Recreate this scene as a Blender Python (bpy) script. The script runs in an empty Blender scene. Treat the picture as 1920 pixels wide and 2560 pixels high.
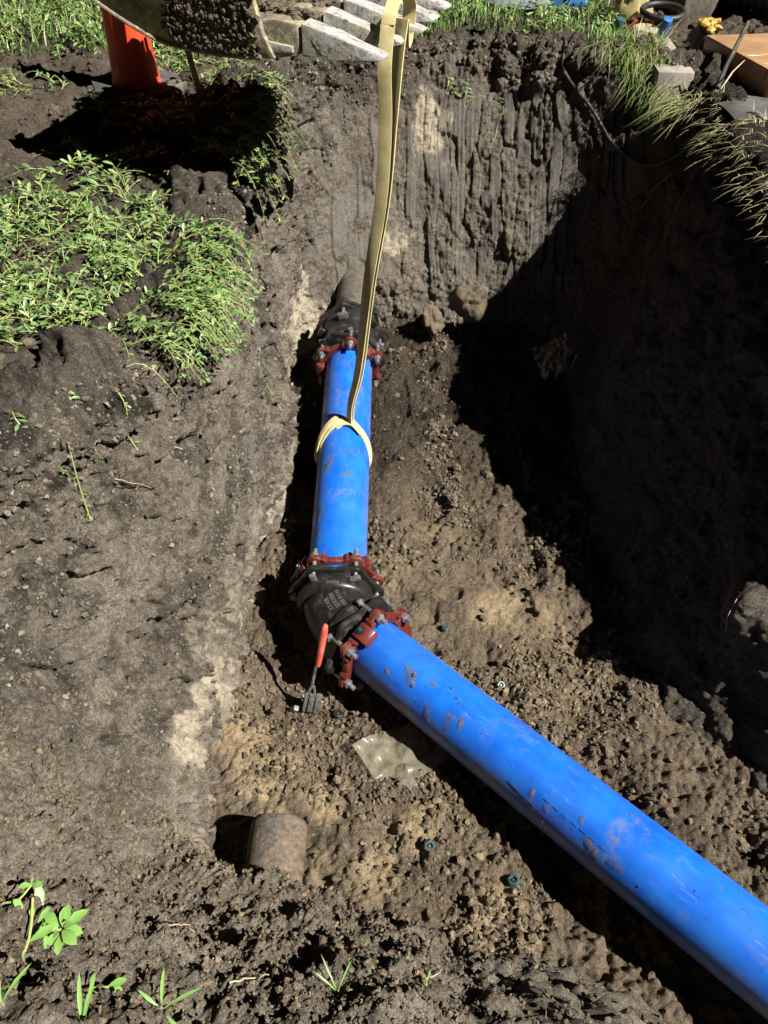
import bpy, bmesh, math, random
import numpy as np
from mathutils import Vector, Matrix
from mathutils.bvhtree import BVHTree

random.seed(11)
rng = np.random.default_rng(11)
SC = bpy.context.scene
COL = SC.collection
PI = math.pi

# ------------------------------------------------------------------ camera, world, light, exposure
cam_d = bpy.data.cameras.new('camera')
cam = bpy.data.objects.new('camera', cam_d)
COL.objects.link(cam)
cam.location = (0, 0, 1.2)
cam.rotation_euler = (math.radians(45), 0, 0)
cam_d.sensor_fit = 'VERTICAL'
cam_d.sensor_height = 24.0
cam_d.lens = 24.0 * 1924 / 2560
cam_d.clip_start = 0.02
cam_d.clip_end = 500
SC.camera = cam

AZ = math.radians(27)                       # lamp light travels to the left and a little away from the camera
TRAVEL = Vector((-math.cos(AZ), math.sin(AZ), -math.tan(math.radians(48)))).normalized()
world = bpy.data.worlds.new('World')
SC.world = world
world.use_nodes = True
wn = world.node_tree
sky = wn.nodes.new('ShaderNodeTexSky')
sky.sky_type = 'NISHITA'
sky.sun_disc = False
sky.sun_elevation = math.radians(48)
sky.sun_rotation = math.atan2(-TRAVEL.x, -TRAVEL.y)
bg = wn.nodes['Background']
bg.inputs['Strength'].default_value = 0.0003
wn.links.new(sky.outputs['Color'], bg.inputs['Color'])

sun_d = bpy.data.lights.new('work_light', 'SUN')
sun_d.energy = 5.0
sun_d.angle = math.radians(0.5)
sun_d.color = (1.0, 0.965, 0.90)
sun = bpy.data.objects.new('work_light', sun_d)
COL.objects.link(sun)
sun.rotation_euler = TRAVEL.to_track_quat('-Z', 'Y').to_euler()
sun.location = (3, -1, 4)

SC.cycles.max_bounces = 6
SC.cycles.diffuse_bounces = 2
SC.view_settings.view_transform = 'Standard'
SC.view_settings.look = 'None'
SC.view_settings.exposure = 1.13
SC.view_settings.gamma = 1.0
SC.view_settings.use_curve_mapping = False

# ------------------------------------------------------------------ noise
def h01(ix, iy, iz, seed):
    h = (ix.astype(np.int64) * 374761393 + iy.astype(np.int64) * 668265263 + iz.astype(np.int64) * 2147483647 + seed * 974634277) & 0xffffffff
    h = ((h ^ (h >> 13)) * 1274126177) & 0xffffffff
    h = ((h ^ (h >> 15)) * 2246822519) & 0xffffffff
    h = h ^ (h >> 16)
    return (h & 0xffffff).astype(np.float32) / 16777216.0

def chunked(fn):
    def g(p, *a, **k):
        p = np.asarray(p, np.float32)
        n = len(p)
        if n <= 60000:
            return fn(p, *a, **k)
        return np.concatenate([fn(p[i:i + 60000], *a, **k) for i in range(0, n, 60000)])
    return g

@chunked
def vnoise(p, seed=0):
    """smooth value noise, about -1..1"""
    i = np.floor(p).astype(np.int64)
    f = (p - i).astype(np.float32)
    u = f * f * f * (f * (f * 6 - 15) + 10)
    c = {}
    for a in (0, 1):
        for b in (0, 1):
            for d in (0, 1):
                c[a, b, d] = h01(i[:, 0] + a, i[:, 1] + b, i[:, 2] + d, seed)
    ux, uy, uz = u[:, 0], u[:, 1], u[:, 2]
    x00 = c[0, 0, 0] * (1 - ux) + c[1, 0, 0] * ux
    x10 = c[0, 1, 0] * (1 - ux) + c[1, 1, 0] * ux
    x01 = c[0, 0, 1] * (1 - ux) + c[1, 0, 1] * ux
    x11 = c[0, 1, 1] * (1 - ux) + c[1, 1, 1] * ux
    y0 = x00 * (1 - uy) + x10 * uy
    y1 = x01 * (1 - uy) + x11 * uy
    return ((y0 * (1 - uz) + y1 * uz) * 2 - 1).astype(np.float32)

def fbm(p, freq, octs=3, seed=0, gain=0.5):
    p = np.asarray(p, np.float32)
    out = np.zeros(len(p), np.float32)
    a = 1.0
    for o in range(octs):
        out += a * vnoise(p * freq + 17.3 * o, seed + o)
        a *= gain
        freq *= 2.03
    return out

@chunked
def clods(p, cell, seed=0, fill=0.9, flat=1.0):
    """heaped round lumps: height 0..1 of the highest ball over each point"""
    q = p / cell
    i = np.floor(q).astype(np.int64)
    best = np.zeros(len(p), np.float32)
    for a in (-1, 0, 1):
        for b in (-1, 0, 1):
            for d in (-1, 0, 1):
                ci = i + np.array([a, b, d])
                o = np.stack([h01(ci[:, 0], ci[:, 1], ci[:, 2], seed + k) for k in (1, 2, 3)], 1)
                r = 0.25 + 0.55 * h01(ci[:, 0], ci[:, 1], ci[:, 2], seed + 4)
                r = r * (h01(ci[:, 0], ci[:, 1], ci[:, 2], seed + 5) < fill)
                dv = q - ci - o
                d2 = (dv * dv).sum(1)
                best = np.maximum(best, r * r - d2)
    return np.sqrt(np.maximum(best, 0)) / 0.8

def sstep(a, b, x):
    t = np.clip((x - a) / (b - a), 0, 1)
    return t * t * (3 - 2 * t)

# ------------------------------------------------------------------ mesh helpers
def np_mesh(name, verts, quads, mats, smooth=True, attr=None):
    me = bpy.data.meshes.new(name)
    verts = np.ascontiguousarray(verts, np.float32)
    quads = np.ascontiguousarray(quads, np.int32)
    n, k = quads.shape
    me.vertices.add(len(verts))
    me.vertices.foreach_set('co', verts.ravel())
    me.loops.add(n * k)
    me.loops.foreach_set('vertex_index', quads.ravel())
    me.polygons.add(n)
    me.polygons.foreach_set('loop_start', np.arange(0, n * k, k, dtype=np.int32))
    me.polygons.foreach_set('use_smooth', np.full(n, smooth))
    me.update(calc_edges=True)
    if attr is not None:
        at = me.attributes.new('soil', 'FLOAT_COLOR', 'POINT')
        at.data.foreach_set('color', np.ascontiguousarray(attr, np.float32).ravel())
    for m in (mats if isinstance(mats, (list, tuple)) else [mats]):
        me.materials.append(m)
    return me

def link(name, me, parent=None, label=None, cat=None, group=None, kind=None):
    o = bpy.data.objects.new(name, me)
    COL.objects.link(o)
    if parent is not None:
        o.parent = parent
    return tag(o, label, cat, group, kind)

def tag(o, label=None, cat=None, group=None, kind=None):
    for k, v in (('label', label), ('category', cat), ('group', group), ('kind', kind)):
        if v:
            o[k] = v
    return o

def empty(name, loc, label, cat, group=None, rot=None):
    o = bpy.data.objects.new(name, None)
    COL.objects.link(o)
    o.empty_display_size = 0.05
    o.location = loc
    if rot is not None:
        o.rotation_euler = rot
    return tag(o, label, cat, group)

class MB:
    """collects verts and faces for one mesh"""
    def __init__(s):
        s.v = []; s.f = []
    def add(s, verts, faces):
        b = len(s.v)
        s.v.extend([tuple(x) for x in verts])
        s.f.extend([tuple(i + b for i in f) for f in faces])
        return s
    def mesh(s, name, mat, smooth=True, bevel=0, angle=40):
        me = bpy.data.meshes.new(name)
        me.from_pydata(s.v, [], s.f)
        me.materials.append(mat)
        if bevel:
            bm = bmesh.new(); bm.from_mesh(me)
            bmesh.ops.remove_doubles(bm, verts=bm.verts, dist=1e-6)
            bmesh.ops.recalc_face_normals(bm, faces=bm.faces)
            es = [e for e in bm.edges if len(e.link_faces) == 2 and e.calc_face_angle(0) > math.radians(35)]
            bmesh.ops.bevel(bm, geom=es, offset=bevel, segments=2, affect='EDGES', profile=0.6, clamp_overlap=True)
            bm.to_mesh(me); bm.free()
        if smooth:
            me.polygons.foreach_set('use_smooth', [True] * len(me.polygons))
            try:
                me.set_sharp_from_angle(angle=math.radians(angle))
            except Exception:
                pass
        me.update()
        return me
    def build(s, name, mat, parent=None, smooth=True, bevel=0, angle=40, **t):
        return link(name, s.mesh(name, mat, smooth, bevel, angle), parent, **t)
    # shapes
    def box(s, c, size, rot=None):
        x, y, z = [k / 2 for k in size]
        vs = [Vector((a * x, b * y, d * z)) for d in (-1, 1) for b in (-1, 1) for a in (-1, 1)]
        if rot is not None:
            vs = [rot @ v for v in vs]
        c = Vector(c)
        return s.add([v + c for v in vs], [(0, 2, 3, 1), (4, 5, 7, 6), (0, 1, 5, 4), (2, 6, 7, 3), (0, 4, 6, 2), (1, 3, 7, 5)])
    def prism(s, poly, M, h0, h1):
        """poly (x,y) extruded h0..h1 along local z, placed by matrix M"""
        n = len(poly)
        vs = [M @ Vector((x, y, h)) for h in (h0, h1) for x, y in poly]
        fs = [tuple(reversed(range(n))), tuple(range(n, 2 * n))] + [(i, (i + 1) % n, n + (i + 1) % n, n + i) for i in range(n)]
        return s.add(vs, fs)
    def ringprism(s, poly, ri, M, h0, h1):
        """plate with outline poly (x,y) (same count) and round hole ri"""
        n = len(poly)
        inner = [(ri * math.cos(math.atan2(y, x)), ri * math.sin(math.atan2(y, x))) for x, y in poly]
        vs = [M @ Vector((x, y, h)) for h in (h0, h1) for x, y in poly] + [M @ Vector((x, y, h)) for h in (h0, h1) for x, y in inner]
        fs = []
        for i in range(n):
            j = (i + 1) % n
            fs += [(i, j, n + j, n + i), (2 * n + j, 2 * n + i, 3 * n + i, 3 * n + j), (j, i, 2 * n + i, 2 * n + j), (n + i, n + j, 3 * n + j, 3 * n + i)]
        return s.add(vs, fs)
    def lathe(s, prof, M, seg=32, closed=False):
        """prof list of (radius, height)"""
        n = len(prof)
        vs = [M @ Vector((r * math.cos(2 * PI * k / seg), r * math.sin(2 * PI * k / seg), h)) for r, h in prof for k in range(seg)]
        fs = []
        for i in range(n if closed else n - 1):
            i2 = (i + 1) % n
            for k in range(seg):
                k2 = (k + 1) % seg
                fs.append((i * seg + k, i * seg + k2, i2 * seg + k2, i2 * seg + k))
        return s.add(vs, fs)
    def cyl(s, a, b, r0, r1=None, seg=12):
        a = Vector(a); b = Vector(b); r1 = r0 if r1 is None else r1
        M = Matrix.Translation(a) @ (b - a).to_track_quat('Z', 'Y').to_matrix().to_4x4()
        L = (b - a).length
        s.lathe([(1e-4, 0), (r0, 0), (r1, L), (1e-4, L)], M, seg)
        return s
    def tube(s, pts, rad, seg=6, cap=True):
        pts = [Vector(p) for p in pts]
        n = len(pts)
        rad = rad if isinstance(rad, (list, tuple)) else [rad] * n
        up = Vector((0, 0, 1))
        vs = []
        t0 = (pts[1] - pts[0]).normalized()
        u = t0.cross(up)
        u = u.normalized() if u.length > 1e-3 else Vector((1, 0, 0))
        for i, p in enumerate(pts):
            t = (pts[min(i + 1, n - 1)] - pts[max(i - 1, 0)]).normalized()
            u = (u - t * u.dot(t)).normalized()
            w = t.cross(u)
            vs += [p + (u * math.cos(2 * PI * k / seg) + w * math.sin(2 * PI * k / seg)) * rad[i] for k in range(seg)]
        fs = [(i * seg + k, i * seg + (k + 1) % seg, (i + 1) * seg + (k + 1) % seg, (i + 1) * seg + k) for i in range(n - 1) for k in range(seg)]
        if cap:
            fs += [tuple(reversed(range(seg))), tuple(range((n - 1) * seg, n * seg))]
        return s.add(vs, fs)

def frame(o, z, x=None):
    """matrix with origin o, local z along z, local x near x"""
    z = Vector(z).normalized()
    x = Vector(x) if x is not None else Vector((1, 0, 0))
    x = (x - z * x.dot(z)).normalized()
    y = z.cross(x)
    M = Matrix((x, y, z)).transposed().to_4x4()
    return Matrix.Translation(Vector(o)) @ M

def crspline(P, n):
    """Catmull-Rom through points P, n samples"""
    P = np.asarray(P, float)
    Q = np.vstack([2 * P[0] - P[1], P, 2 * P[-1] - P[-2]])
    t = np.linspace(0, len(P) - 1 - 1e-6, n)
    i = t.astype(int); f = (t - i)[:, None]
    a, b, c, d = Q[i], Q[i + 1], Q[i + 2], Q[i + 3]
    return 0.5 * (2 * b + (c - a) * f + (2 * a - 5 * b + 4 * c - d) * f ** 2 + (3 * b - a - 3 * c + d) * f ** 3)

# ------------------------------------------------------------------ materials
class NT:
    def __init__(s, name):
        s.m = bpy.data.materials.new(name)
        s.m.use_nodes = True
        s.t = s.m.node_tree
        s.b = s.t.nodes['Principled BSDF']
        s.co = s.t.nodes.new('ShaderNodeTexCoord').outputs['Object']
    def new(s, kind, **kw):
        n = s.t.nodes.new(kind)
        for k, v in kw.items():
            setattr(n, k, v)
        return n
    def set(s, sock, v):
        if hasattr(v, 'is_output') or isinstance(v, bpy.types.NodeSocket):
            s.t.links.new(v, sock)
        else:
            sock.default_value = v
    def noise(s, scale, detail=4, rough=0.55, vec=None, dist=0.0):
        n = s.new('ShaderNodeTexNoise')
        s.set(n.inputs['Vector'], vec if vec is not None else s.co)
        n.inputs['Scale'].default_value = scale
        n.inputs['Detail'].default_value = detail
        n.inputs['Roughness'].default_value = rough
        n.inputs['Distortion'].default_value = dist
        return n.outputs['Fac']
    def voro(s, scale, out='Distance', feature='F1', vec=None):
        n = s.new('ShaderNodeTexVoronoi', feature=feature)
        s.set(n.inputs['Vector'], vec if vec is not None else s.co)
        n.inputs['Scale'].default_value = scale
        return n.outputs[out]
    def mapping(s, scale, rot=(0, 0, 0)):
        n = s.new('ShaderNodeMapping')
        s.t.links.new(s.co, n.inputs['Vector'])
        n.inputs['Scale'].default_value = scale
        n.inputs['Rotation'].default_value = rot
        return n.outputs['Vector']
    def ramp(s, fac, a, b, va=0.0, vb=1.0):
        n = s.new('ShaderNodeMapRange')
        s.set(n.inputs['Value'], fac)
        n.inputs['From Min'].default_value = a
        n.inputs['From Max'].default_value = b
        n.inputs['To Min'].default_value = va
        n.inputs['To Max'].default_value = vb
        return n.outputs['Result']
    def math(s, op, a, b=0.0):
        n = s.new('ShaderNodeMath', operation=op)
        s.set(n.inputs[0], a); s.set(n.inputs[1], b)
        return n.outputs[0]
    def mix(s, fac, a, b):
        n = s.new('ShaderNodeMix', data_type='RGBA')
        s.set(n.inputs[0], fac)
        s.set(n.inputs[6], (*a, 1) if isinstance(a, tuple) and len(a) == 3 else a)
        s.set(n.inputs[7], (*b, 1) if isinstance(b, tuple) and len(b) == 3 else b)
        return n.outputs[2]
    def bump(s, h, strength, dist, normal=None):
        n = s.new('ShaderNodeBump')
        n.inputs['Strength'].default_value = strength
        n.inputs['Distance'].default_value = dist
        s.set(n.inputs['Height'], h)
        if normal is not None:
            s.set(n.inputs['Normal'], normal)
        return n.outputs['Normal']
    def out(s, col=None, rough=0.6, metal=0.0, normal=None, spec=0.4, **kw):
        if col is not None:
            s.set(s.b.inputs['Base Color'], (*col, 1) if isinstance(col, tuple) and len(col) == 3 else col)
        s.set(s.b.inputs['Roughness'], rough)
        s.set(s.b.inputs['Metallic'], metal)
        s.b.inputs['Specular IOR Level'].default_value = spec
        if normal is not None:
            s.set(s.b.inputs['Normal'], normal)
        for k, v in kw.items():
            s.set(s.b.inputs[k], v)
        return s.m

def soil_material(name, dark, light, sand, specks=0.5, clayc=(0.12, 0.115, 0.11)):
    t = NT(name)
    at = t.new('ShaderNodeAttribute'); at.attribute_name = 'soil'
    sep = t.new('ShaderNodeSeparateColor'); t.t.links.new(at.outputs['Color'], sep.inputs[0])
    R, G, B = sep.outputs
    big = t.ramp(t.math('ADD', t.math('MULTIPLY', t.noise(4.0, 6, 0.62), 0.5), t.math('MULTIPLY', t.noise(17, 6, 0.7, dist=0.8), 0.5)), 0.40, 0.60)
    fine = t.ramp(t.noise(60, 5, 0.75), 0.36, 0.64)
    grain = t.ramp(t.noise(200, 4, 0.8), 0.37, 0.63)
    base = t.mix(t.math('MULTIPLY', t.math('ADD', t.math('MULTIPLY', big, 0.5), t.math('MULTIPLY', fine, 0.5)), t.math('ADD', 0.25, t.math('MULTIPLY', grain, 0.95))), dark, light)
    sandf = t.math('MULTIPLY', R, t.ramp(t.noise(28, 5, 0.65), 0.3, 0.55, 0.25, 1.0))
    base = t.mix(sandf, base, sand)
    base = t.mix(G, base, t.mix(fine, tuple(c * 0.75 for c in clayc), clayc))
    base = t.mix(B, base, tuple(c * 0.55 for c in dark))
    # pale grit: small bits of stone and shell
    wob_ = t.new('ShaderNodeTexNoise'); wob_.inputs['Scale'].default_value = 160
    t.t.links.new(t.co, wob_.inputs['Vector'])
    vm = t.new('ShaderNodeVectorMath', operation='MULTIPLY_ADD')
    t.t.links.new(wob_.outputs['Color'], vm.inputs[0]); vm.inputs[1].default_value = (0.012, 0.012, 0.012); t.t.links.new(t.co, vm.inputs[2])
    vw = vm.outputs[0]
    vd = t.voro(95, vec=vw)
    vc = t.new('ShaderNodeSeparateColor')
    t.t.links.new(t.voro(95, 'Color', vec=vw), vc.inputs[0])
    sp = t.math('MULTIPLY', t.math('LESS_THAN', vd, 0.27), t.math('GREATER_THAN', vc.outputs[0], 1 - 0.22 * specks))
    base = t.mix(t.math('MULTIPLY', sp, 0.55), base, (0.42, 0.36, 0.26))
    vd2 = t.voro(210, vec=vw)
    vc2 = t.new('ShaderNodeSeparateColor')
    t.t.links.new(t.voro(210, 'Color', vec=vw), vc2.inputs[0])
    sp2 = t.math('MULTIPLY', t.math('LESS_THAN', vd2, 0.35), t.math('GREATER_THAN', vc2.outputs[1], 1 - 0.25 * specks))
    base = t.mix(t.math('MULTIPLY', sp2, 0.5), base, (0.38, 0.31, 0.2))
    hgt = t.math('ADD', t.math('MULTIPLY', t.noise(85, 6, 0.8), 1.0), t.math('MULTIPLY', t.voro(150, vec=vw), 0.7))
    nrm = t.bump(hgt, 1.0, 0.02)
    nrm = t.bump(t.noise(330, 3, 0.75), 0.9, 0.006, nrm)
    return t.out(base, rough=0.93, spec=0.25, normal=nrm)

M_WALL = soil_material('wall_soil', (0.058, 0.048, 0.038), (0.43, 0.362, 0.282), (0.60, 0.515, 0.385), 0.9, (0.25, 0.228, 0.20))
M_FLOOR = soil_material('floor_soil', (0.070, 0.052, 0.036), (0.35, 0.268, 0.182), (0.55, 0.41, 0.24), 0.8)
M_TOP = soil_material('top_soil', (0.055, 0.043, 0.032), (0.20, 0.16, 0.118), (0.3, 0.25, 0.17), 0.25)
M_CRUMB = soil_material('crumb_soil', (0.10, 0.078, 0.055), (0.42, 0.335, 0.24), (0.5, 0.38, 0.22), 0.5)

# ------------------------------------------------------------------ the shape of the pit
def ground_z(x, y):
    x = np.asarray(x, float); y = np.asarray(y, float)
    z = 0.09 * sstep(2.2, 4.0, y) - 0.06 * sstep(0.9, 0.0, y)
    p = np.stack([x.ravel(), y.ravel(), np.zeros(x.size)], 1)
    n = vnoise(p * 1.7, 71).reshape(x.shape) * 0.03 + vnoise(p * 4.3, 72).reshape(x.shape) * 0.018
    return z + n

# station: base x,y, rim x,y, region (R,B,L,N), undercut, belly
ST = [
 ((3.0, -1.2), (3.7, -1.3), 'R', 0, 0), ((2.9, -0.7), (3.6, -0.5), 'R', 0, 0), ((2.1, .25), (2.85, .25), 'R', 0, 0),
 ((1.289, 1.143), (2.2, 1.06), 'R', 0, 0), ((1.043, 1.664), (1.8, 1.62), 'R', 0, 0), ((.95, 2.2), (1.5, 2.32), 'R', 0, 0),
 ((.95, 2.8), (1.39, 2.78), 'R', 0, 0), ((1.0, 3.3), (1.44, 3.38), 'R', 0, 0), ((1.03, 3.55), (1.46, 3.80), 'R', 0, 0), ((.92, 3.78), (1.40, 4.10), 'B', 0, 0),
 ((.55, 3.86), (1.05, 4.26), 'B', 0, 0), ((.2, 3.88), (.71, 4.48), 'B', 0, 0), ((-.12, 3.86), (.3, 4.58), 'B', 0, 0),
 ((-.36, 3.72), (-.12, 4.46), 'B', 0.0, 0), ((-.47, 3.45), (-.47, 4.15), 'L', 0.03, 0), ((-.43, 3.05), (-.53, 3.55), 'L', 0.06, 0),
 ((-.41, 2.65), (-.58, 3.08), 'L', 0.09, 0), ((-.435, 2.2), (-.56, 2.58), 'L', 0.09, 0), ((-.46, 1.85), (-.6, 2.05), 'L', 0.08, 0.0),
 ((-.53, 1.45), (-.68, 1.72), 'L', 0.03, 0.02), ((-.62, 1.2), (-.86, 1.42), 'L', 0, 0.04), ((-.6, 1.03), (-1.04, 1.12), 'L', 0, 0.05),
 ((-.53, .90), (-1.0, .72), 'N', 0, 0.03), ((-.40, .83), (-.76, .33), 'N', 0, 0), ((-.15, .79), (-.48, .10), 'N', 0, -0.02),
 ((.1, .73), (-.1, .03), 'N', 0, -0.02), ((.4, .60), (.2, -.04), 'N', 0, -0.02), ((.72, .42), (.5, -.22), 'N', 0, 0),
 ((1.3, -.15), (1.0, -.75), 'N', 0, 0), ((2.2, -1.2), (1.8, -1.8), 'N', 0, 0), ((2.8, -1.6), (3.0, -2.3), 'N', 0, 0),
]
NS = len(ST)
FINE = [0.12 if (i < 2 or i > 26) else 0.3 if i == 2 or i == 26 else 1.0 for i in range(NS)]
def loop_eval(vals, t):
    """periodic Catmull-Rom over stations"""
    V = np.asarray(vals, float)
    if V.ndim == 1:
        V = V[:, None]
    i = np.floor(t).astype(int); f = (t - i)[:, None]
    g = lambda k: V[(i + k) % NS]
    a, b, c, d = g(-1), g(0), g(1), g(2)
    return 0.5 * (2 * b + (c - a) * f + (2 * a - 5 * b + 4 * c - d) * f ** 2 + (3 * b - a - 3 * c + d) * f ** 3)
def lin_eval(vals, t):
    V = np.asarray(vals, float)
    i = np.floor(t).astype(int); f = t - i
    return V[i % NS] * (1 - f) + V[(i + 1) % NS] * f

tt = np.linspace(0, NS, 6001)
bb = loop_eval([s[0] for s in ST], tt); rr = loop_eval([s[1] for s in ST], tt)
mm = (bb + rr) / 2
seg = np.hypot(*np.diff(mm, axis=0).T) * np.interp((tt[1:] + tt[:-1]) / 2, range(NS + 1), FINE + [FINE[0]])
cum = np.concatenate([[0], np.cumsum(seg)])
STEP = 0.0052
NSAMP = int(cum[-1] / STEP)
ts = np.interp(np.linspace(0, cum[-1], NSAMP, endpoint=False), cum, tt)
base = loop_eval([s[0] for s in ST], ts); rim = loop_eval([s[1] for s in ST], ts)
wt = {k: lin_eval([1.0 if s[2] == k else 0.0 for s in ST], ts) for k in 'RBLN'}
under = lin_eval([s[3] for s in ST], ts); belly = lin_eval([s[4] for s in ST], ts)
tan = np.roll((base + rim), -1, 0) - np.roll((base + rim), 1, 0)
tan /= np.linalg.norm(tan, axis=1)[:, None]
outw = np.stack([tan[:, 1], -tan[:, 0]], 1)
for _ in range(3):
    outw = (np.roll(outw, 9, 0) + outw + np.roll(outw, -9, 0)) / 3
RIMPOLY = rim.copy(); BASEPOLY = base.copy()

def in_poly(px, py, poly):
    inside = np.zeros(px.shape, bool)
    x0, y0 = poly[:, 0], poly[:, 1]
    x1, y1 = np.roll(x0, -1), np.roll(y0, -1)
    for a, b, c, d in zip(x0, y0, x1, y1):
        if b == d:
            continue
        k = (b > py) != (d > py)
        inside ^= k & (px < (c - a) * (py - b) / (d - b) + a)
    return inside

def floor_base(x, y):
    z = -1.31 + 0.095 * np.maximum(y - 1.7, 0) + 0.035 * sstep(0.2, 1.0, x) * sstep(1.6, 0.8, y)
    z = np.minimum(z, -1.09)
    s_ = (x + 0.187) * 0.7008 - (y - 1.795) * 0.7133
    z = z + 0.062 * np.clip(s_ - 0.1, 0, 1.6)
    return z

# wall strip
NV = 262
v = np.linspace(-0.12, 1.0, NV - 34)
zr = ground_z(rim[:, 0], rim[:, 1])
zb = floor_base(base[:, 0], base[:, 1])
X = []; Y = []; Z = []; VV = []
for k in v:
    e = min(max(k, 0), 1)
    off = belly * math.sin(PI * e) - 0.05 * max(-k, 0) / 0.12
    u = under * float(sstep(0.17, 0.06, np.array(k)))
    h = base + (rim - base) * (max(k, -0.12)) + outw * (off + u)[:, None]
    X.append(h[:, 0]); Y.append(h[:, 1]); Z.append(zb + (zr - zb) * k); VV.append(np.full(NSAMP, k))
lipd = np.linspace(0, 0.40, 35)[1:]
for d in lipd:
    h = rim + outw * d
    X.append(h[:, 0]); Y.append(h[:, 1])
    Z.append(ground_z(h[:, 0], h[:, 1]) + 0.012 - 0.20 * sstep(0.16, 0.40, np.array(d)) + 0.0 * d)
    VV.append(np.full(NSAMP, 1 + d / 1.3))
P = np.stack([np.array(X), np.array(Y), np.array(Z)], 2)   # (NV, NSAMP, 3)
VV = np.array(VV)
# round the rim off along the profile
for _ in range(14):
    P[1:-1] = 0.25 * P[:-2] + 0.5 * P[1:-1] + 0.25 * P[2:]

def grid_normals(P, wrap):
    du = (np.roll(P, -1, 1) - np.roll(P, 1, 1)) if wrap else np.gradient(P, axis=1)
    dv = np.gradient(P, axis=0)
    n = np.cross(dv, du)
    return n / (np.linalg.norm(n, axis=2)[..., None] + 1e-9)

N0 = grid_normals(P, True)
# make the normals face the pit / the sky
sgn = np.sign((N0[:, :, :2] * -outw[None]).sum(2) + N0[:, :, 2] * 0.8)
N0 = N0 * sgn[..., None]
pf = P.reshape(-1, 3)
W = {k: np.broadcast_to(wt[k], VV.shape).ravel() for k in 'RBLN'}
vf = VV.ravel()
arc = np.broadcast_to(np.concatenate([[0], np.cumsum(np.hypot(*np.diff(mm[np.searchsorted(tt, ts).clip(0, 6000)], axis=0).T))]), VV.shape).ravel()
onwall = sstep(1.1, 0.97, vf)
big = vnoise(pf * 1.9, 1) * 0.045 + vnoise(pf * 4.5, 2) * 0.026
mid = fbm(pf, 11, 3, 5) 
fin = fbm(pf, 45, 3, 9, 0.6)
# cut marks on the back wall: tall smeared slabs with cracks between
q = np.stack([pf[:, 0] * 15 + vnoise(pf * 3.0, 30) * 0.3 + vf * 0.5, vf * 3.6 + 0.5 * vnoise(pf * 5, 31), np.zeros_like(vf)], 1)
qi = np.floor(q).astype(np.int64)
f1 = np.full(len(q), 9, np.float32); f2 = f1.copy(); cid = np.zeros(len(q), np.float32); cid2 = cid.copy()
for a in (-1, 0, 1):
    for b in (-1, 0, 1):
        ca, cb = qi[:, 0] + a, qi[:, 1] + b
        z0 = np.zeros_like(ca)
        d = np.abs(q[:, 0] - ca - 0.5 - 0.7 * (h01(ca, cb, z0, 41) - 0.5)) + 0.62 * np.abs(q[:, 1] - cb - h01(ca, cb, z0, 42))
        c = h01(ca, cb, z0, 43); c2 = h01(ca, cb, z0, 44)
        nw = d < f1
        f2 = np.where(nw, f1, np.minimum(f2, d))
        cid = np.where(nw, c, cid); cid2 = np.where(nw, c2, cid2); f1 = np.where(nw, d, f1)
slab_on = sstep(0.97, 0.82, vf + 0.12 * vnoise(pf * 6, 46)) * sstep(0.08, 0.2, vf)
smooth_slab = slab_on * (cid2 > 0.40) * sstep(0.05, 0.16, f2 - f1) * sstep(0.42, 0.2, vnoise(pf * 9, 48) + 0.35 * vnoise(pf * 25, 49))
crack = sstep(0.15, 0.0, f2 - f1) * (0.4 + 0.6 * sstep(-0.2, 0.4, vnoise(pf * 7, 33)))
slab = (cid - 0.5) * 0.020 * sstep(0.0, 0.14, f2 - f1) - crack * 0.008 + vnoise(np.stack([pf[:, 0] * 90, vf * 3, vf * 0], 1), 47) * 0.0022
# gouges on the left wall, running down and forward
g = np.stack([(arc + vf * 0.55) * 7.5, (vf * 1.3 - arc * 0.25) * 2.6, pf[:, 0] * 2], 1)
zz_ = vf * 1.35
wv = vnoise(pf * 13, 67) * 0.5
g1 = vnoise(np.stack([arc * 6.0 + zz_ * 2.0 + wv, zz_ * 15 - arc * 3 + wv, vf * 0 + 3.3], 1), 50) + 0.3 * vnoise(pf * 28, 56)
g2 = vnoise(np.stack([arc * 12 + zz_ * 4 + wv, zz_ * 30 - arc * 6 + wv, vf * 0 + 7.7], 1), 51) + 0.3 * vnoise(pf * 45, 56)
act = 0.12 * vnoise(pf * 2.2, 68)
gou = sstep(0.40, 0.52, g1 - act) * 0.018 + sstep(0.42, 0.54, g2 - act) * 0.011
ridge = np.abs(vnoise(np.stack([(arc + vf * 0.7) * 10, (vf * 1.3 - arc * 0.3) * 4, vf * 0], 1) + 0.6 * vnoise(pf * 7, 52)[:, None], 53))
crk = sstep(0.09, 0.0, ridge) * sstep(0.1, 0.5, vnoise(pf * 2.7, 54))
scr = vnoise(np.stack([(arc + vf * 0.9) * 70, (vf * 1.3 - arc * 0.6) * 3.0, vf * 0], 1), 55)
c1 = clods(pf, 0.085, 60); c2 = clods(pf, 0.036, 66); c3 = clods(pf, 0.017, 72)
heap = c1 * 0.034 + c2 * 0.017 + c3 * 0.009
topsoil = sstep(0.80, 0.98, vf + 0.1 * vnoise(pf * 5, 80))
disp = big * (1 - 0.4 * W['B']) + 0
st_ = vf * 6.5 + 1.3 * vnoise(pf * 2.2, 61) + 0.5 * vnoise(pf * 6, 62) + arc * 0.8
ledge = (1 - (st_ - np.floor(st_))) ** 1.5 * sstep(-0.1, 0.5, vnoise(pf * 3.7, 63))
rid2 = np.abs(vnoise(pf * np.array([6, 6, 4.0]) + 0.5 * vnoise(pf * 15, 64)[:, None], 65))
crk2 = sstep(0.055, 0.0, rid2) * sstep(-0.1, 0.35, vnoise(pf * 3.1, 66))
patch = sstep(-0.15, 0.45, vnoise(pf * 3.4, 57) + 0.4 * vnoise(pf * 9, 58))
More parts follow.
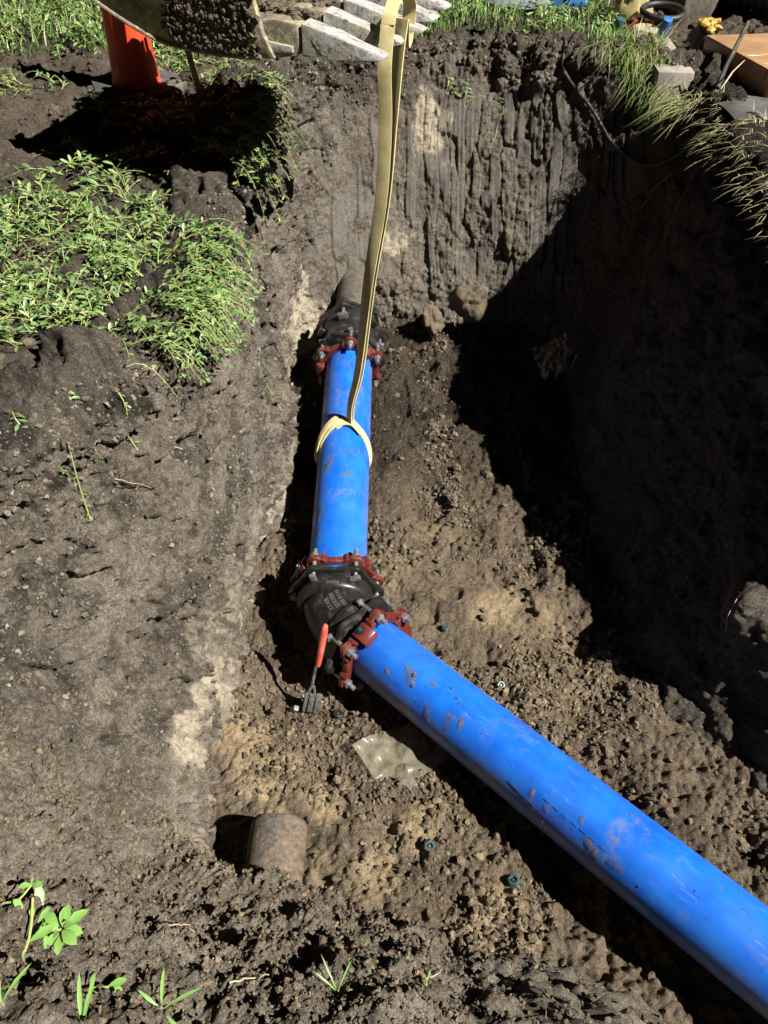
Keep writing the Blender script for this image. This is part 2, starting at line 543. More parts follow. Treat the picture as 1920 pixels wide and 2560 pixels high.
disp += W['L'] * (mid * 0.013 + fin * (0.003 + 0.005 * patch) + scr * 0.004 * (1 - patch) + fbm(pf, 85, 2, 69) * (0.0022 + 0.002 * patch) - gou * 2.0 - crk * 0.03 - crk2 * 0.032 + ledge * 0.045 + heap * (0.12 + 0.6 * patch))
disp += W['B'] * (slab_on * slab + mid * 0.008 + (1 - slab_on) * (mid * 0.010 + heap * 0.6) + (1 - smooth_slab) * (heap * 0.30 + fin * 0.005 - 0.007) + smooth_slab * fin * 0.0006)
disp += W['N'] * (mid * 0.026 + c1 * 0.012 + c2 * 0.011 + c3 * 0.010 + fin * 0.008 + fbm(pf, 85, 2, 69) * 0.004 - 0.03 * sstep(0.25, 0.7, vnoise(pf * 7.5, 59)))
disp += W['R'] * (mid * 0.022 + fin * 0.004 + heap * 0.5)
disp += topsoil * heap * 0.45
n_l = vnoise(pf * 8.0, 88)
# lump on the right-hand wall that catches the light
disp += 0.15 * np.exp(-(((pf - np.array([1.31, 1.59, -0.93])) / np.array([0.13, 0.14, 0.13])) ** 2).sum(1)) * (1 + 0.5 * n_l)
disp += 0.025 * W['R'] * sstep(0.3, 0.05, vf) * sstep(-0.2, 0.4, n_l)
disp += 0.085 * np.exp(-(((pf - np.array([-0.72, 0.66, -0.55])) / np.array([0.22, 0.17, 0.13])) ** 2).sum(1)) + 0.05 * np.exp(-(((pf - np.array([-0.12, 0.66, -0.85])) / np.array([0.2, 0.14, 0.12])) ** 2).sum(1))
# bulge where the old pipe comes out of the near bank
disp += 0.15 * np.exp(-(((pf - np.array([-0.36, 0.76, -1.04])) / np.array([0.24, 0.16, 0.16])) ** 2).sum(1))
PW = (pf + N0.reshape(-1, 3) * disp[:, None]).reshape(P.shape)

n1 = vnoise(pf * 3.1, 90); n2 = vnoise(pf * 9, 91); n3 = fbm(pf, 24, 2, 92)
ysoft = sstep(0.9, 1.3, pf[:, 1]) * sstep(3.9, 3.5, pf[:, 1])
pale = W['L'] * ysoft * sstep(0.42, 0.05, vf + 0.22 * n1 + 0.16 * n2 + 0.12 * n3) * sstep(-0.1, 0.5, n3 + 0.5 * n2 + 0.3)
ochre_spots = [(-.50, 1.42, -1.18, .10), (-.60, 1.25, -1.1, .07), (.25, 4.35, -.2, .10), (.05, 4.1, -.75, .07), (-.4, 3.6, -.95, .17), (-.55, .95, -1.15, .06), (.6, 4.2, -.7, .06)]
och = np.zeros(len(pf), np.float32)
for x, y, z, r in ochre_spots:
    d = np.sqrt((((pf - np.array([x, y, z])) * np.array([1, 1, 0.55])) ** 2).sum(1))
    och = np.maximum(och, sstep(r * 1.2, r * 0.6, d + 0.07 * n2 + 0.03 * n3))
edgep = W['L'] * sstep(1.5, 1.75, pf[:, 1]) * sstep(0.26, 0.08, vf + 0.2 * n2 + 0.14 * n3 + 0.1 * n1) * sstep(-0.35, 0.3, n3 + 0.4 * n2)
sandA = np.clip(np.maximum(0.8 * pale, 0.85 * edgep) + och, 0, 1)
clayA = np.clip(W['B'] * smooth_slab * (1 - 0.6 * och) * (0.55 + 0.45 * cid) + W['L'] * 0.45 * sstep(0.2, 0.7, n1) * sstep(0.3, 0.5, vf), 0, 1)
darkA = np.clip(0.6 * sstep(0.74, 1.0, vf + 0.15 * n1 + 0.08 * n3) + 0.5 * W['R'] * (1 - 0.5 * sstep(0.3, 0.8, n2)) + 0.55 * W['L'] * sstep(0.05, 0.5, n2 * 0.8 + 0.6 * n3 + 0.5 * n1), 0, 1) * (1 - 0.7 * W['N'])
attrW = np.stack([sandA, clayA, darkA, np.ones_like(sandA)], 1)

idx = np.arange(NV * NSAMP).reshape(NV, NSAMP)
nxt = np.roll(idx, -1, 1)
Q = np.stack([idx[:-1], nxt[:-1], nxt[1:], idx[1:]], 2)      # (NV-1, NSAMP, 4)
dom = np.argmax(np.stack([wt[k] for k in 'RBLN'], 1), 1)
WALLV = PW.reshape(-1, 3)
for k, nm, lab in ((0, 'shaded_trench_wall', 'dark right-hand earth wall of the trench lying in deep shadow'),
                   (1, 'end_trench_wall', 'far earth end wall of the trench with tall grey digging marks'),
                   (2, 'lit_trench_wall', 'brightly lit left earth wall with gouges and pale sandy foot'),
                   (3, 'near_bank', 'crumbly bank of loose earth nearest the camera')):
    qs = Q[:, dom == k].reshape(-1, 4)
    used, inv = np.unique(qs, return_inverse=True)
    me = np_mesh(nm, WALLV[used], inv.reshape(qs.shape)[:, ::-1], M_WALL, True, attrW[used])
    link(nm, me, label=lab, kind='structure')

# floor of the trench
xs = np.concatenate([np.arange(-0.85, 1.42, 0.0058), np.arange(1.44, 3.2, 0.03)])
ys = np.concatenate([np.arange(-1.9, 0.28, 0.03), np.arange(0.28, 4.15, 0.0058)])
GX, GY = np.meshgrid(xs, ys)
step = max(1, NSAMP // 400)
poly = BASEPOLY[::step] + outw[::step] * 0.13
inside = in_poly(GX, GY, poly)
ii = np.full(GX.shape, -1); keep = inside.copy()
keep[:-1] |= inside[1:]; keep[:, :-1] |= inside[:, 1:]
ii[keep] = np.arange(keep.sum())
fx, fy = GX[keep], GY[keep]
fz = floor_base(fx, fy)
fp = np.stack([fx, fy, np.zeros_like(fx)], 1)
dpipe = np.minimum(np.where(fy > 1.75, np.abs(fx + 0.185), 9), np.where(fy < 2.0, np.abs(fx + fy - 1.608) / 1.414, 9))
bigf = vnoise(fp * 2.3, 101) * 0.03 + vnoise(fp * 5.5, 102) * 0.022
rough = np.clip(0.75 + 0.5 * vnoise(fp * 2.6, 103), 0.3, 1.2)
holes = sstep(0.25, 0.75, vnoise(fp * 5.2, 104)) * 0.05 + sstep(0.35, 0.8, vnoise(fp * 10.5, 105)) * 0.03
cf = clods(fp, 0.080, 110, 0.6) * 0.015 + fbm(fp, 22, 3, 133) * 0.009 + clods(fp, 0.034, 116) * 0.015 + clods(fp, 0.019, 122) * 0.013
fz = fz + bigf + rough * cf - holes * 0.85 + fbm(fp, 60, 2, 130) * 0.002 - 0.02
fz = fz - 0.035 * sstep(0.22, 0.08, dpipe) * sstep(1.3, 1.7, fy)
fz = fz + 0.05 * np.exp(-((fx - 0.33) ** 2 + (fy - 2.75) ** 2) / 0.08)
FV = np.stack([fx, fy, fz], 1)
fa = ii[:-1, :-1]; fb = ii[:-1, 1:]; fc = ii[1:, 1:]; fd = ii[1:, :-1]
ok = inside[:-1, :-1] & (fa >= 0) & (fb >= 0) & (fc >= 0) & (fd >= 0)
FQ = np.stack([fa[ok], fb[ok], fc[ok], fd[ok]], 1)
m1 = vnoise(fp * 3.3, 140); m2 = vnoise(fp * 11, 141)
fs = np.zeros(len(fp), np.float32)
for x, y, r in ((-.47, 1.33, .13), (-.2, 1.12, .10), (-.36, 1.08, .08), (.12, 1.02, .10), (.35, .72, .12), (.45, 1.9, .12), (.0, .88, .1), (-.38, 1.2, .1)):
    fs = np.maximum(fs, sstep(r * 1.3, r * 0.4, np.hypot(fx - x, fy - y) + 0.05 * m2))
fs = np.clip(fs * 0.75 + 0.35 * sstep(0.3, 0.7, m1), 0, 1)
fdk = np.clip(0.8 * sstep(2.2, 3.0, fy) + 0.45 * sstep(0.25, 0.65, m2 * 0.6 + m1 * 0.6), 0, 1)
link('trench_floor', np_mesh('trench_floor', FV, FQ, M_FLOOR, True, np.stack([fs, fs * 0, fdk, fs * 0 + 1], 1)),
     label='rubbly brown earth floor of the trench under the pipe', kind='structure')

# ground around the pit
def axis(lo, hi, d, far):
    a = list(np.arange(lo, hi, d)); s = d
    x = a[0]; left = []
    while x > -far:
        s *= 1.18; x -= s; left.append(x)
    s = d; x = a[-1]; right = []
    while x < far:
        s *= 1.18; x += s; right.append(x)
    return np.array(left[::-1] + a + right)
gx = axis(-2.4, 2.4, 0.016, 80); gy = axis(-0.6, 5.9, 0.016, 80)
GX, GY = np.meshgrid(gx, gy)
hole = in_poly(GX, GY, RIMPOLY[::step] + outw[::step] * 0.13)
gz = ground_z(GX, GY)
gp = np.stack([GX.ravel(), GY.ravel(), np.zeros(GX.size)], 1)
near = (np.abs(GX) < 3) & (GY > -1) & (GY < 6.5)
det = np.zeros(GX.size, np.float32)
k = near.ravel()
det[k] = fbm(gp[k], 9, 2, 150) * 0.012 + clods(gp[k], 0.09, 156, 0.8) * 0.03 + clods(gp[k], 0.045, 161, 0.8) * 0.016
gz = gz + det.reshape(GX.shape) - 0.02
gid = np.arange(GX.size).reshape(GX.shape)
ok = ~(hole[:-1, :-1] | hole[1:, :-1] | hole[:-1, 1:] | hole[1:, 1:])
GQ = np.stack([gid[:-1, :-1][ok], gid[:-1, 1:][ok], gid[1:, 1:][ok], gid[1:, :-1][ok]], 1)
used, inv = np.unique(GQ, return_inverse=True)
GV = np.stack([GX.ravel(), GY.ravel(), gz.ravel()], 1)[used]
gn = vnoise(GV * 3, 165)
link('ground', np_mesh('ground', GV, inv.reshape(GQ.shape), M_TOP, True, np.stack([gn * 0, gn * 0, np.clip(gn, 0, 1) * 0.4, gn * 0 + 1], 1)),
     label='bare dark topsoil and trampled grass around the trench', kind='structure')

# ------------------------------------------------------------------ surface look-up for things that rest on the earth
wq = idx[::4, ::4]
tv = [tuple(p) for p in PW[::4, ::4].reshape(-1, 3)]
nr, nc = wq.shape
tf = [(r * nc + c, r * nc + (c + 1) % nc, (r + 1) * nc + (c + 1) % nc, (r + 1) * nc + c) for r in range(nr - 1) for c in range(nc)]
WBVH = BVHTree.FromPolygons(tv, tf)
fgrid = np.full(GX.shape, 0)
_fx, _fy = np.concatenate([xs]), ys
FZG = np.full((len(ys), len(xs)), -9.0); FZG[keep] = fz
def floor_z(x, y):
    j = int(np.argmin(np.abs(xs - x))); i = int(np.argmin(np.abs(ys - y)))
    sub = FZG[max(0, i - 3):i + 4, max(0, j - 3):j + 4]
    sub = sub[sub > -5]
    return float(sub.mean()) if len(sub) else -1.31
def top_z(x, y):
    j = int(np.argmin(np.abs(gx - x))); i = int(np.argmin(np.abs(gy - y)))
    return float(gz[max(0, i - 1):i + 2, max(0, j - 1):j + 2].mean())
def surf(p):
    """nearest point and normal on the pit wall"""
    co, n, _, _ = WBVH.find_nearest(Vector(p))
    mid = Vector((0.1, 2.2, 0.6))
    if n.dot(mid - co) < 0:
        n = -n
    return co, n
# ------------------------------------------------------------------ more materials
def pipe_material():
    t = NT('blue_pipe_plastic')
    smear = t.math('MULTIPLY', t.ramp(t.noise(5, 6, 0.62, dist=0.6), 0.53, 0.68), t.ramp(t.noise(38, 5, 0.7), 0.42, 0.62))
    long_ = t.ramp(t.noise(1, 4, 0.6, vec=t.mapping((60, 60, 2.5))), 0.62, 0.72, 0, 0.4)
    streak = t.math('MULTIPLY', long_, t.ramp(t.noise(3.3, 3), 0.45, 0.65))
    dust = t.math('MAXIMUM', t.math('MULTIPLY', smear, 0.8), streak)
    spots = t.math('MULTIPLY', t.math('LESS_THAN', t.voro(34), 0.10), t.ramp(t.noise(7, 2), 0.52, 0.58))
    var = t.ramp(t.noise(9, 4), 0.3, 0.7)
    col = t.mix(var, (0.004, 0.085, 0.52), (0.010, 0.150, 0.66))
    film_ = t.ramp(t.noise(1, 4, 0.65, vec=t.mapping((9, 9, 2.2))), 0.42, 0.72, 0, 0.35)
    col = t.mix(film_, col, (0.05, 0.21, 0.62))
    hair = t.math('MULTIPLY', t.math('LESS_THAN', t.math('ABSOLUTE', t.math('SUBTRACT', t.noise(1, 2, 0.5, vec=t.mapping((40, 40, 3), (0.1, 0.25, 0.3))), 0.5)), 0.004), t.ramp(t.noise(6, 2), 0.5, 0.65, 0, 0.35))
    col = t.mix(hair, col, (0.25, 0.33, 0.6))
    col = t.mix(dust, col, (0.19, 0.17, 0.14))
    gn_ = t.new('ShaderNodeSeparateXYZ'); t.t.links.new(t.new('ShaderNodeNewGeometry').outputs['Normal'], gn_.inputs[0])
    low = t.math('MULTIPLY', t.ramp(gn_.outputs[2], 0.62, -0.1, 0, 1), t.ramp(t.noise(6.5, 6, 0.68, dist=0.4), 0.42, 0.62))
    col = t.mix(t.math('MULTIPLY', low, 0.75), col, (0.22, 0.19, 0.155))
    scuff = t.ramp(t.noise(1, 3, 0.6, vec=t.mapping((25, 25, 9), (0.3, 0.2, 0.4))), 0.6, 0.75, 0, 0.25)
    col = t.mix(scuff, col, (0.09, 0.22, 0.62))
    col = t.mix(spots, col, (0.03, 0.024, 0.018))
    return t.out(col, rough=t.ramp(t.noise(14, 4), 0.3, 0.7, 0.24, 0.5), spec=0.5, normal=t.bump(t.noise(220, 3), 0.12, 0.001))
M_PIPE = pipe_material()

def painted(name, col, col2, dirt=(0.16, 0.13, 0.09), dirtamt=0.5, rough=0.4, metal=0.0, scale=30, bump=0.25, bdist=0.0015, spec=0.5):
    t = NT(name)
    c = t.mix(t.ramp(t.noise(scale, 4), 0.3, 0.7), col, col2)
    d = t.math('MULTIPLY', t.ramp(t.noise(scale * 0.5, 6, 0.7), 0.52, 0.72), dirtamt)
    c = t.mix(d, c, dirt)
    r = t.ramp(d, 0, 0.5, rough, 0.9)
    return t.out(c, rough=r, metal=metal, spec=spec, normal=t.bump(t.noise(scale * 6, 4), bump, bdist))
M_IRON = painted('black_painted_iron', (0.008, 0.008, 0.008), (0.022, 0.021, 0.02), dirtamt=0.55, dirt=(0.10, 0.085, 0.06), rough=0.36)
M_RED = painted('red_painted_iron', (0.085, 0.015, 0.011), (0.135, 0.024, 0.017), dirtamt=0.4, rough=0.3)
M_BOLT = painted('weathered_steel', (0.20, 0.20, 0.20), (0.38, 0.38, 0.37), dirtamt=0.45, rough=0.42, metal=0.7, scale=60)
M_CAP = painted('dark_green_plastic', (0.02, 0.06, 0.06), (0.04, 0.10, 0.10), dirtamt=0.25, rough=0.4)
M_BLACKPL = painted('black_rubber', (0.008, 0.008, 0.009), (0.018, 0.018, 0.02), dirtamt=0.2, rough=0.55)
M_GREYIRON = painted('old_grey_pipe', (0.05, 0.042, 0.034), (0.11, 0.09, 0.068), dirtamt=0.9, dirt=(0.16, 0.125, 0.085), rough=0.75)
M_CONE = painted('orange_red_plastic', (0.72, 0.055, 0.018), (0.88, 0.085, 0.03), dirtamt=0.35, dirt=(0.35, 0.04, 0.02), rough=0.42, scale=9, bump=0.1)
M_RUBBER = painted('dusty_rubber', (0.04, 0.038, 0.037), (0.08, 0.075, 0.07), dirtamt=0.7, dirt=(0.17, 0.14, 0.11), rough=0.75, scale=14)
M_WOOD = painted('pale_wood', (0.42, 0.31, 0.16), (0.55, 0.42, 0.25), dirtamt=0.2, rough=0.8)
M_HANDLE = painted('worn_red_grip', (0.42, 0.05, 0.035), (0.6, 0.10, 0.07), dirtamt=0.6, dirt=(0.3, 0.22, 0.16), rough=0.6, scale=45)
M_TOOL = painted('scuffed_steel', (0.07, 0.07, 0.065), (0.28, 0.27, 0.25), dirtamt=0.5, rough=0.5, metal=0.5, scale=60)
M_CONC = painted('old_concrete', (0.21, 0.19, 0.16), (0.36, 0.33, 0.28), dirtamt=0.5, dirt=(0.15, 0.12, 0.08), rough=0.9, scale=12, bump=0.6, bdist=0.004)
M_ROOT = painted('pale_root', (0.33, 0.26, 0.16), (0.5, 0.42, 0.28), dirtamt=0.3, rough=0.9)
M_CABLE = painted('muddy_black_cable', (0.015, 0.014, 0.013), (0.04, 0.036, 0.03), dirtamt=0.7, dirt=(0.2, 0.17, 0.12), rough=0.6)
M_TEAL = painted('blue_plastic_cap', (0.02, 0.10, 0.30), (0.03, 0.15, 0.42), dirtamt=0.2, rough=0.45)
M_GREYBAG = painted('grey_sacking', (0.10, 0.12, 0.13), (0.2, 0.23, 0.25), dirtamt=0.3, rough=0.6)
M_YPAINT = painted('dull_yellow_paint', (0.34, 0.22, 0.03), (0.5, 0.34, 0.06), dirtamt=0.7, dirt=(0.06, 0.045, 0.02), rough=0.5, scale=8)

def rust_material():
    t = NT('rusty_iron')
    n = t.ramp(t.noise(14, 6, 0.7), 0.42, 0.62)
    f = t.ramp(t.noise(1, 4, 0.7, vec=t.mapping((60, 60, 14))), 0.35, 0.65)
    col = t.mix(n, t.mix(f, (0.055, 0.048, 0.042), (0.135, 0.115, 0.097)), t.mix(f, (0.10, 0.070, 0.048), (0.20, 0.145, 0.10)))
    pits = t.math('MULTIPLY', t.math('LESS_THAN', t.voro(65), 0.13), 0.9)
    col = t.mix(pits, col, (0.02, 0.016, 0.013))
    return t.out(col, rough=0.85, spec=0.2, normal=t.bump(t.math('ADD', t.noise(90, 5, 0.7), t.math('MULTIPLY', f, 0.4)), 0.7, 0.004))
M_RUST = rust_material()

def bucket_steel():
    t = NT('scraped_bucket_steel')
    a = t.ramp(t.noise(13, 6, 0.7), 0.4, 0.62)
    s_ = t.ramp(t.noise(1, 4, 0.6, vec=t.mapping((14, 90, 90), (0, 0, -0.37))), 0.3, 0.7)
    c = t.mix(s_, (0.30, 0.30, 0.31), (0.72, 0.72, 0.71))
    c = t.mix(a, c, (0.42, 0.38, 0.30))
    c = t.mix(t.ramp(t.noise(45, 5, 0.7), 0.55, 0.68), c, (0.08, 0.062, 0.045))
    return t.out(c, rough=0.45, metal=0.15, spec=0.5, normal=t.bump(t.noise(60, 6, 0.75), 0.9, 0.007))
M_BUCKET = bucket_steel()
def bucket_plate():
    t = NT('muddy_bucket_plate')
    c = t.mix(t.ramp(t.noise(9, 6, 0.72), 0.36, 0.62), (0.33, 0.27, 0.14), (0.14, 0.125, 0.11))
    c = t.mix(t.ramp(t.noise(50, 5, 0.7), 0.5, 0.66), c, (0.42, 0.36, 0.23))
    return t.out(c, rough=0.65, spec=0.3, normal=t.bump(t.noise(50, 6, 0.75), 0.7, 0.006))
M_PLATE = bucket_plate()

def sling_material():
    t = NT('yellow_webbing')
    c = t.mix(t.ramp(t.noise(11, 6, 0.72), 0.38, 0.64), (0.62, 0.53, 0.26), (0.40, 0.33, 0.15))
    w = t.new('ShaderNodeTexWave'); w.inputs['Scale'].default_value = 130; w.inputs['Distortion'].default_value = 1.0
    t.t.links.new(t.co, w.inputs['Vector'])
    c = t.mix(t.math('MULTIPLY', w.outputs['Fac'], 0.25), c, (0.75, 0.68, 0.42))
    return t.out(c, rough=0.9, spec=0.15, normal=t.bump(w.outputs['Fac'], 0.35, 0.001))
M_SLING = sling_material()

def film_material(name, tint, alpha, dirt, dirtamt):
    t = NT(name)
    f = t.ramp(t.noise(16, 5, 0.65), 0.35, 0.7)
    c = t.mix(t.math('MULTIPLY', f, dirtamt), tint, dirt)
    a = t.math('ADD', alpha, t.math('MULTIPLY', f, 0.35))
    return t.out(c, rough=0.22, spec=0.6, Alpha=a, normal=t.bump(t.noise(30, 4), 0.4, 0.004))
M_FILM = film_material('clear_dirty_film', (0.38, 0.35, 0.28), 0.36, (0.16, 0.125, 0.075), 1.0)
M_FILM2 = film_material('yellowed_film', (0.5, 0.42, 0.2), 0.6, (0.34, 0.27, 0.1), 0.7)

def leaf_material(name, a, b, c, trans=0.25):
    t = NT(name)
    info = t.new('ShaderNodeNewGeometry')
    col = t.mix(t.ramp(t.noise(7, 3), 0.35, 0.65), a, b)
    col = t.mix(t.ramp(info.outputs['Random Per Island'], 0.55, 1.0, 0, 0.9), col, c)
    return t.out(col, rough=0.42, spec=0.4, **{'Subsurface Weight': 0.0, 'Transmission Weight': 0.0})
M_LEAF = leaf_material('weed_leaf', (0.055, 0.125, 0.028), (0.12, 0.215, 0.065), (0.27, 0.33, 0.13))
M_LEAF2 = leaf_material('young_leaf', (0.13, 0.27, 0.06), (0.22, 0.38, 0.10), (0.32, 0.44, 0.13))
M_STEM = leaf_material('weed_stem', (0.28, 0.32, 0.09), (0.40, 0.40, 0.14), (0.46, 0.42, 0.2))
M_GRASS = leaf_material('grass_blade', (0.05, 0.125, 0.018), (0.10, 0.20, 0.035), (0.28, 0.29, 0.10))
M_DRY = leaf_material('dry_grass_blade', (0.30, 0.25, 0.13), (0.42, 0.36, 0.20), (0.16, 0.22, 0.06))

# ------------------------------------------------------------------ the pipeline
C0 = Vector((-0.187, 1.795, -1.158))                # centre of the 45 degree bend
D1 = Vector((0.0089, 1.0, 0.095)).normalized()      # away to the far coupling
D2 = Vector((0.7008, -0.7133, 0.072)).normalized()  # down to the right, past the camera
RP = 0.115

def make_pipe(a, b, name, label):
    M = frame(a, b - a, (1, 0, 0))
    L = (b - a).length
    o = empty(name, a, label, 'pipe')
    o.matrix_world = M
    m = MB()
    m.lathe([(RP - 0.008, 0), (RP - 0.002, -0.001), (RP, 0.003)] + [(RP, L * k / 10) for k in range(1, 10)] + [(RP, L - 0.003), (RP - 0.002, L + 0.001), (RP - 0.008, L)], Matrix(), 72)
    m.lathe([(RP - 0.008, 0), (RP - 0.01, 0.01), (RP - 0.01, L - 0.01), (RP - 0.008, L)], Matrix(), 72)
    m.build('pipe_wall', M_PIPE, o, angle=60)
    return o, M, L
P1a = C0 + D1 * 0.075 + Vector((0, 0, 0.008)); P1b = C0 + D1 * 1.53 + Vector((0, 0, 0.008))
P2a = C0 + D2 * 0.13 + Vector((0, 0, -0.008)); P2b = C0 + D2 * 3.05 + Vector((0, 0, -0.008))
pipe_far, MF, LF = make_pipe(P1a, P1b, 'blue_water_pipe', 'shorter blue water pipe held by the yellow lifting sling')
pipe_near, MN, LN = make_pipe(P2a, P2b, 'blue_water_pipe', 'long blue water pipe running out of the lower right corner')
# a felt-pen line and scratches on the near pipe: thin flat print just above the surface
def on_pipe(M, ang, h, lift=0.0006):
    return M @ Vector(((RP + lift) * math.cos(ang), (RP + lift) * math.sin(ang), h))
def pipe_strip(M, path, w):
    """ribbon lying on a pipe; path of (angle, height)"""
    m = MB(); vs = []
    for i, (a, h) in enumerate(path):
        a0, h0 = path[max(0, i - 1)]; a1, h1 = path[min(len(path) - 1, i + 1)]
        du, dh = (a1 - a0) * RP, h1 - h0
        l = math.hypot(du, dh) + 1e-9
        ww = w * (0.5 + random.random())
        vs += [on_pipe(M, a - dh / l * ww / RP, h + du / l * ww), on_pipe(M, a + dh / l * ww / RP, h - du / l * ww)]
    return m.add(vs, [(2 * i, 2 * i + 1, 2 * i + 3, 2 * i + 2) for i in range(len(path) - 1)])

def local(o, m, name, mat, **k):
    """build a collected mesh given in world coordinates under a placed empty"""
    inv = o.matrix_world.inverted()
    m.v = [tuple(inv @ Vector(p)) for p in m.v]
    return m.build(name, mat, o, **k)

M_INK = painted('black_ink', (0.006, 0.006, 0.007), (0.012, 0.012, 0.013), dirtamt=0.2, rough=0.5)
M_SCRAPE = painted('pale_scrape', (0.32, 0.33, 0.4), (0.45, 0.44, 0.45), dirtamt=0.4, rough=0.8, scale=90)
def smear_material():
    t = NT('dried_mud_smear')
    c = t.mix(t.ramp(t.noise(70, 4), 0.3, 0.7), (0.10, 0.085, 0.065), (0.20, 0.175, 0.135))
    al = t.math('MULTIPLY', t.ramp(t.noise(55, 6, 0.75), 0.40, 0.58), t.ramp(t.noise(18, 3), 0.3, 0.6, 0.25, 0.9))
    return t.out(c, rough=0.95, spec=0.1, Alpha=al, normal=t.bump(t.noise(200, 4), 0.5, 0.002))
M_MUD = smear_material()
# angle measured round each pipe from its local x; find the one that faces up and the one that faces the camera
def ang_of(M, d):
    l = M.to_3x3().inverted() @ Vector(d)
    return math.atan2(l.y, l.x)
UP2 = ang_of(MN, (0, 0, 1)); UP1 = ang_of(MF, (0, 0, 1))
SGN2 = 1 if abs(((ang_of(MN, (-0.7, -0.7, 0.3)) - UP2 + PI) % (2 * PI)) - PI - 1.1) < 0.6 else -1   # direction towards the near-left side
def pen(path, w, nm='pen_mark'):
    local(pipe_near, pipe_strip(MN, [(UP2 + SGN2 * a, h) for a, h in path], w), nm, M_INK, smooth=False)
def wob(a0, h0, a1, h1, n, amp):
    return [(a0 + (a1 - a0) * i / n + random.uniform(-amp, amp), h0 + (h1 - h0) * i / n) for i in range(n + 1)]
pen(wob(1.05, 0.78, 1.15, 0.88, 6, 0.008), 0.0020)
pen(wob(1.12, 0.80, 1.28, 1.02, 14, 0.01), 0.0012)
for k in range(7):
    h = 0.90 + k * 0.032
    pen(wob(0.78 + 0.006 * k, h, 0.79 + 0.008 * k, h + 0.021, 3, 0.006), 0.0010)
local(pipe_near, pipe_strip(MN, [(UP2 - SGN2 * (0.92 + random.uniform(-0.03, 0.03)), 0.22 + 0.006 * i) for i in range(62)], 0.0022), 'scrape', M_SCRAPE, smooth=False)
local(pipe_near, pipe_strip(MN, [(UP2 - SGN2 * (0.99 + random.uniform(-0.02, 0.02)), 0.5 + 0.006 * i) for i in range(40)], 0.0014), 'scrape', M_SCRAPE, smooth=False)

# dried splashes and clods of mud stuck to the pipes
def blob(c, r, n, seed, squash=0.6):
    """small irregular lump"""
    bm = bmesh.new()
    bmesh.ops.create_icosphere(bm, subdivisions=2 if r > 0.006 else 1, radius=1)
    n = Vector(n).normalized()
    R = n.to_track_quat('Z', 'Y').to_matrix()
    co = np.array([v.co[:] for v in bm.verts])
    d = 1 + 0.45 * vnoise(co * 1.6 + seed * 7.1, 3) + 0.2 * vnoise(co * 4 + seed, 4)
    vs = [Vector(c) + R @ Vector((a[0] * k * r, a[1] * k * r, a[2] * k * r * squash)) for a, k in zip(co, d)]
    fs = [tuple(v.index for v in f.verts) for f in bm.faces]
    bm.free()
    return vs, fs
def splat(M, a, h, r, aspect, rot, seed):
    """thin flat crust of dried mud following the pipe"""
    n = 26; m = MB()
    ring = []
    for k in range(n):
        t = 2 * PI * k / n
        rr_ = r * (0.75 + 0.45 * float(vnoise(np.array([[math.cos(t) * 1.7 + seed, math.sin(t) * 1.7, seed * 0.3]]), 8)[0]))
        u, w = rr_ * math.cos(t) * aspect, rr_ * math.sin(t)
        ring.append((u * math.cos(rot) - w * math.sin(rot), u * math.sin(rot) + w * math.cos(rot)))
    vs = [on_pipe(M, a, h, 0.0022)] + [on_pipe(M, a + 0.6 * y / RP, h + 0.6 * x, 0.0016) for x, y in ring] + [on_pipe(M, a + y / RP, h + x, -0.0004) for x, y in ring]
    fs = []
    for k in range(n):
        k2 = (k + 1) % n
        fs += [(0, 1 + k, 1 + k2), (1 + k, 1 + n + k, 1 + n + k2, 1 + k2)]
    return m.add(vs, fs)
for a, h, r, asp, rot in ((0.35, 0.30, 0.020, 1.2, 0.4), (0.52, 0.33, 0.015, 1.4, 1.0), (0.18, 0.40, 0.010, 1.5, 0.2), (0.75, 0.24, 0.010, 1.3, 0.8), (-0.35, 0.30, 0.010, 1.4, 0.3), (0.70, 0.52, 0.015, 2.6, 1.5), (0.62, 0.56, 0.010, 2.5, 1.4), (1.05, 0.44, 0.013, 2.4, 1.2), (0.85, 0.86, 0.010, 1.6, 1.2), (0.95, 0.92, 0.008, 1.5, 0.6), (0.60, 1.02, 0.008, 1.6, 1.1), (1.0, 1.08, 0.016, 2.2, 0.3), (0.95, 1.15, 0.014, 2.0, 0.2)):
    local(pipe_near, splat(MN, UP2 + SGN2 * a, h, r * 1.5, asp, rot, random.uniform(0, 50)), 'mud_splash', M_MUD)
crumbs = MB()
for _ in range(46):
    a = UP2 + SGN2 * random.gauss(0.3, 0.5); h = random.choice([random.gauss(0.33, 0.1), random.uniform(0.2, 1.6)])
    h = max(0.18, h)
    p = on_pipe(MN, a, h, 0.001)
    crumbs.add(*blob(p, random.choice([0.0012, 0.0015, 0.002, 0.003]), (p - (MN @ Vector((0, 0, h)))), random.random() * 99))
local(pipe_near, crumbs, 'mud_crumb', M_CRUMB, smooth=False, kind='stuff')
for a, h, r in ((0.33, 0.33, 0.008), (0.60, 0.35, 0.006), (-0.05, 0.46, 0.004), (0.08, 0.50, 0.005), (-0.1, 1.55, 0.0075)):
    m = MB(); p = on_pipe(MN, UP2 + SGN2 * a, h, 0.002)
    m.add(*blob(p, r, p - (MN @ Vector((0, 0, h))), random.random() * 99))
    local(pipe_near, m, 'mud_lump', M_CRUMB)
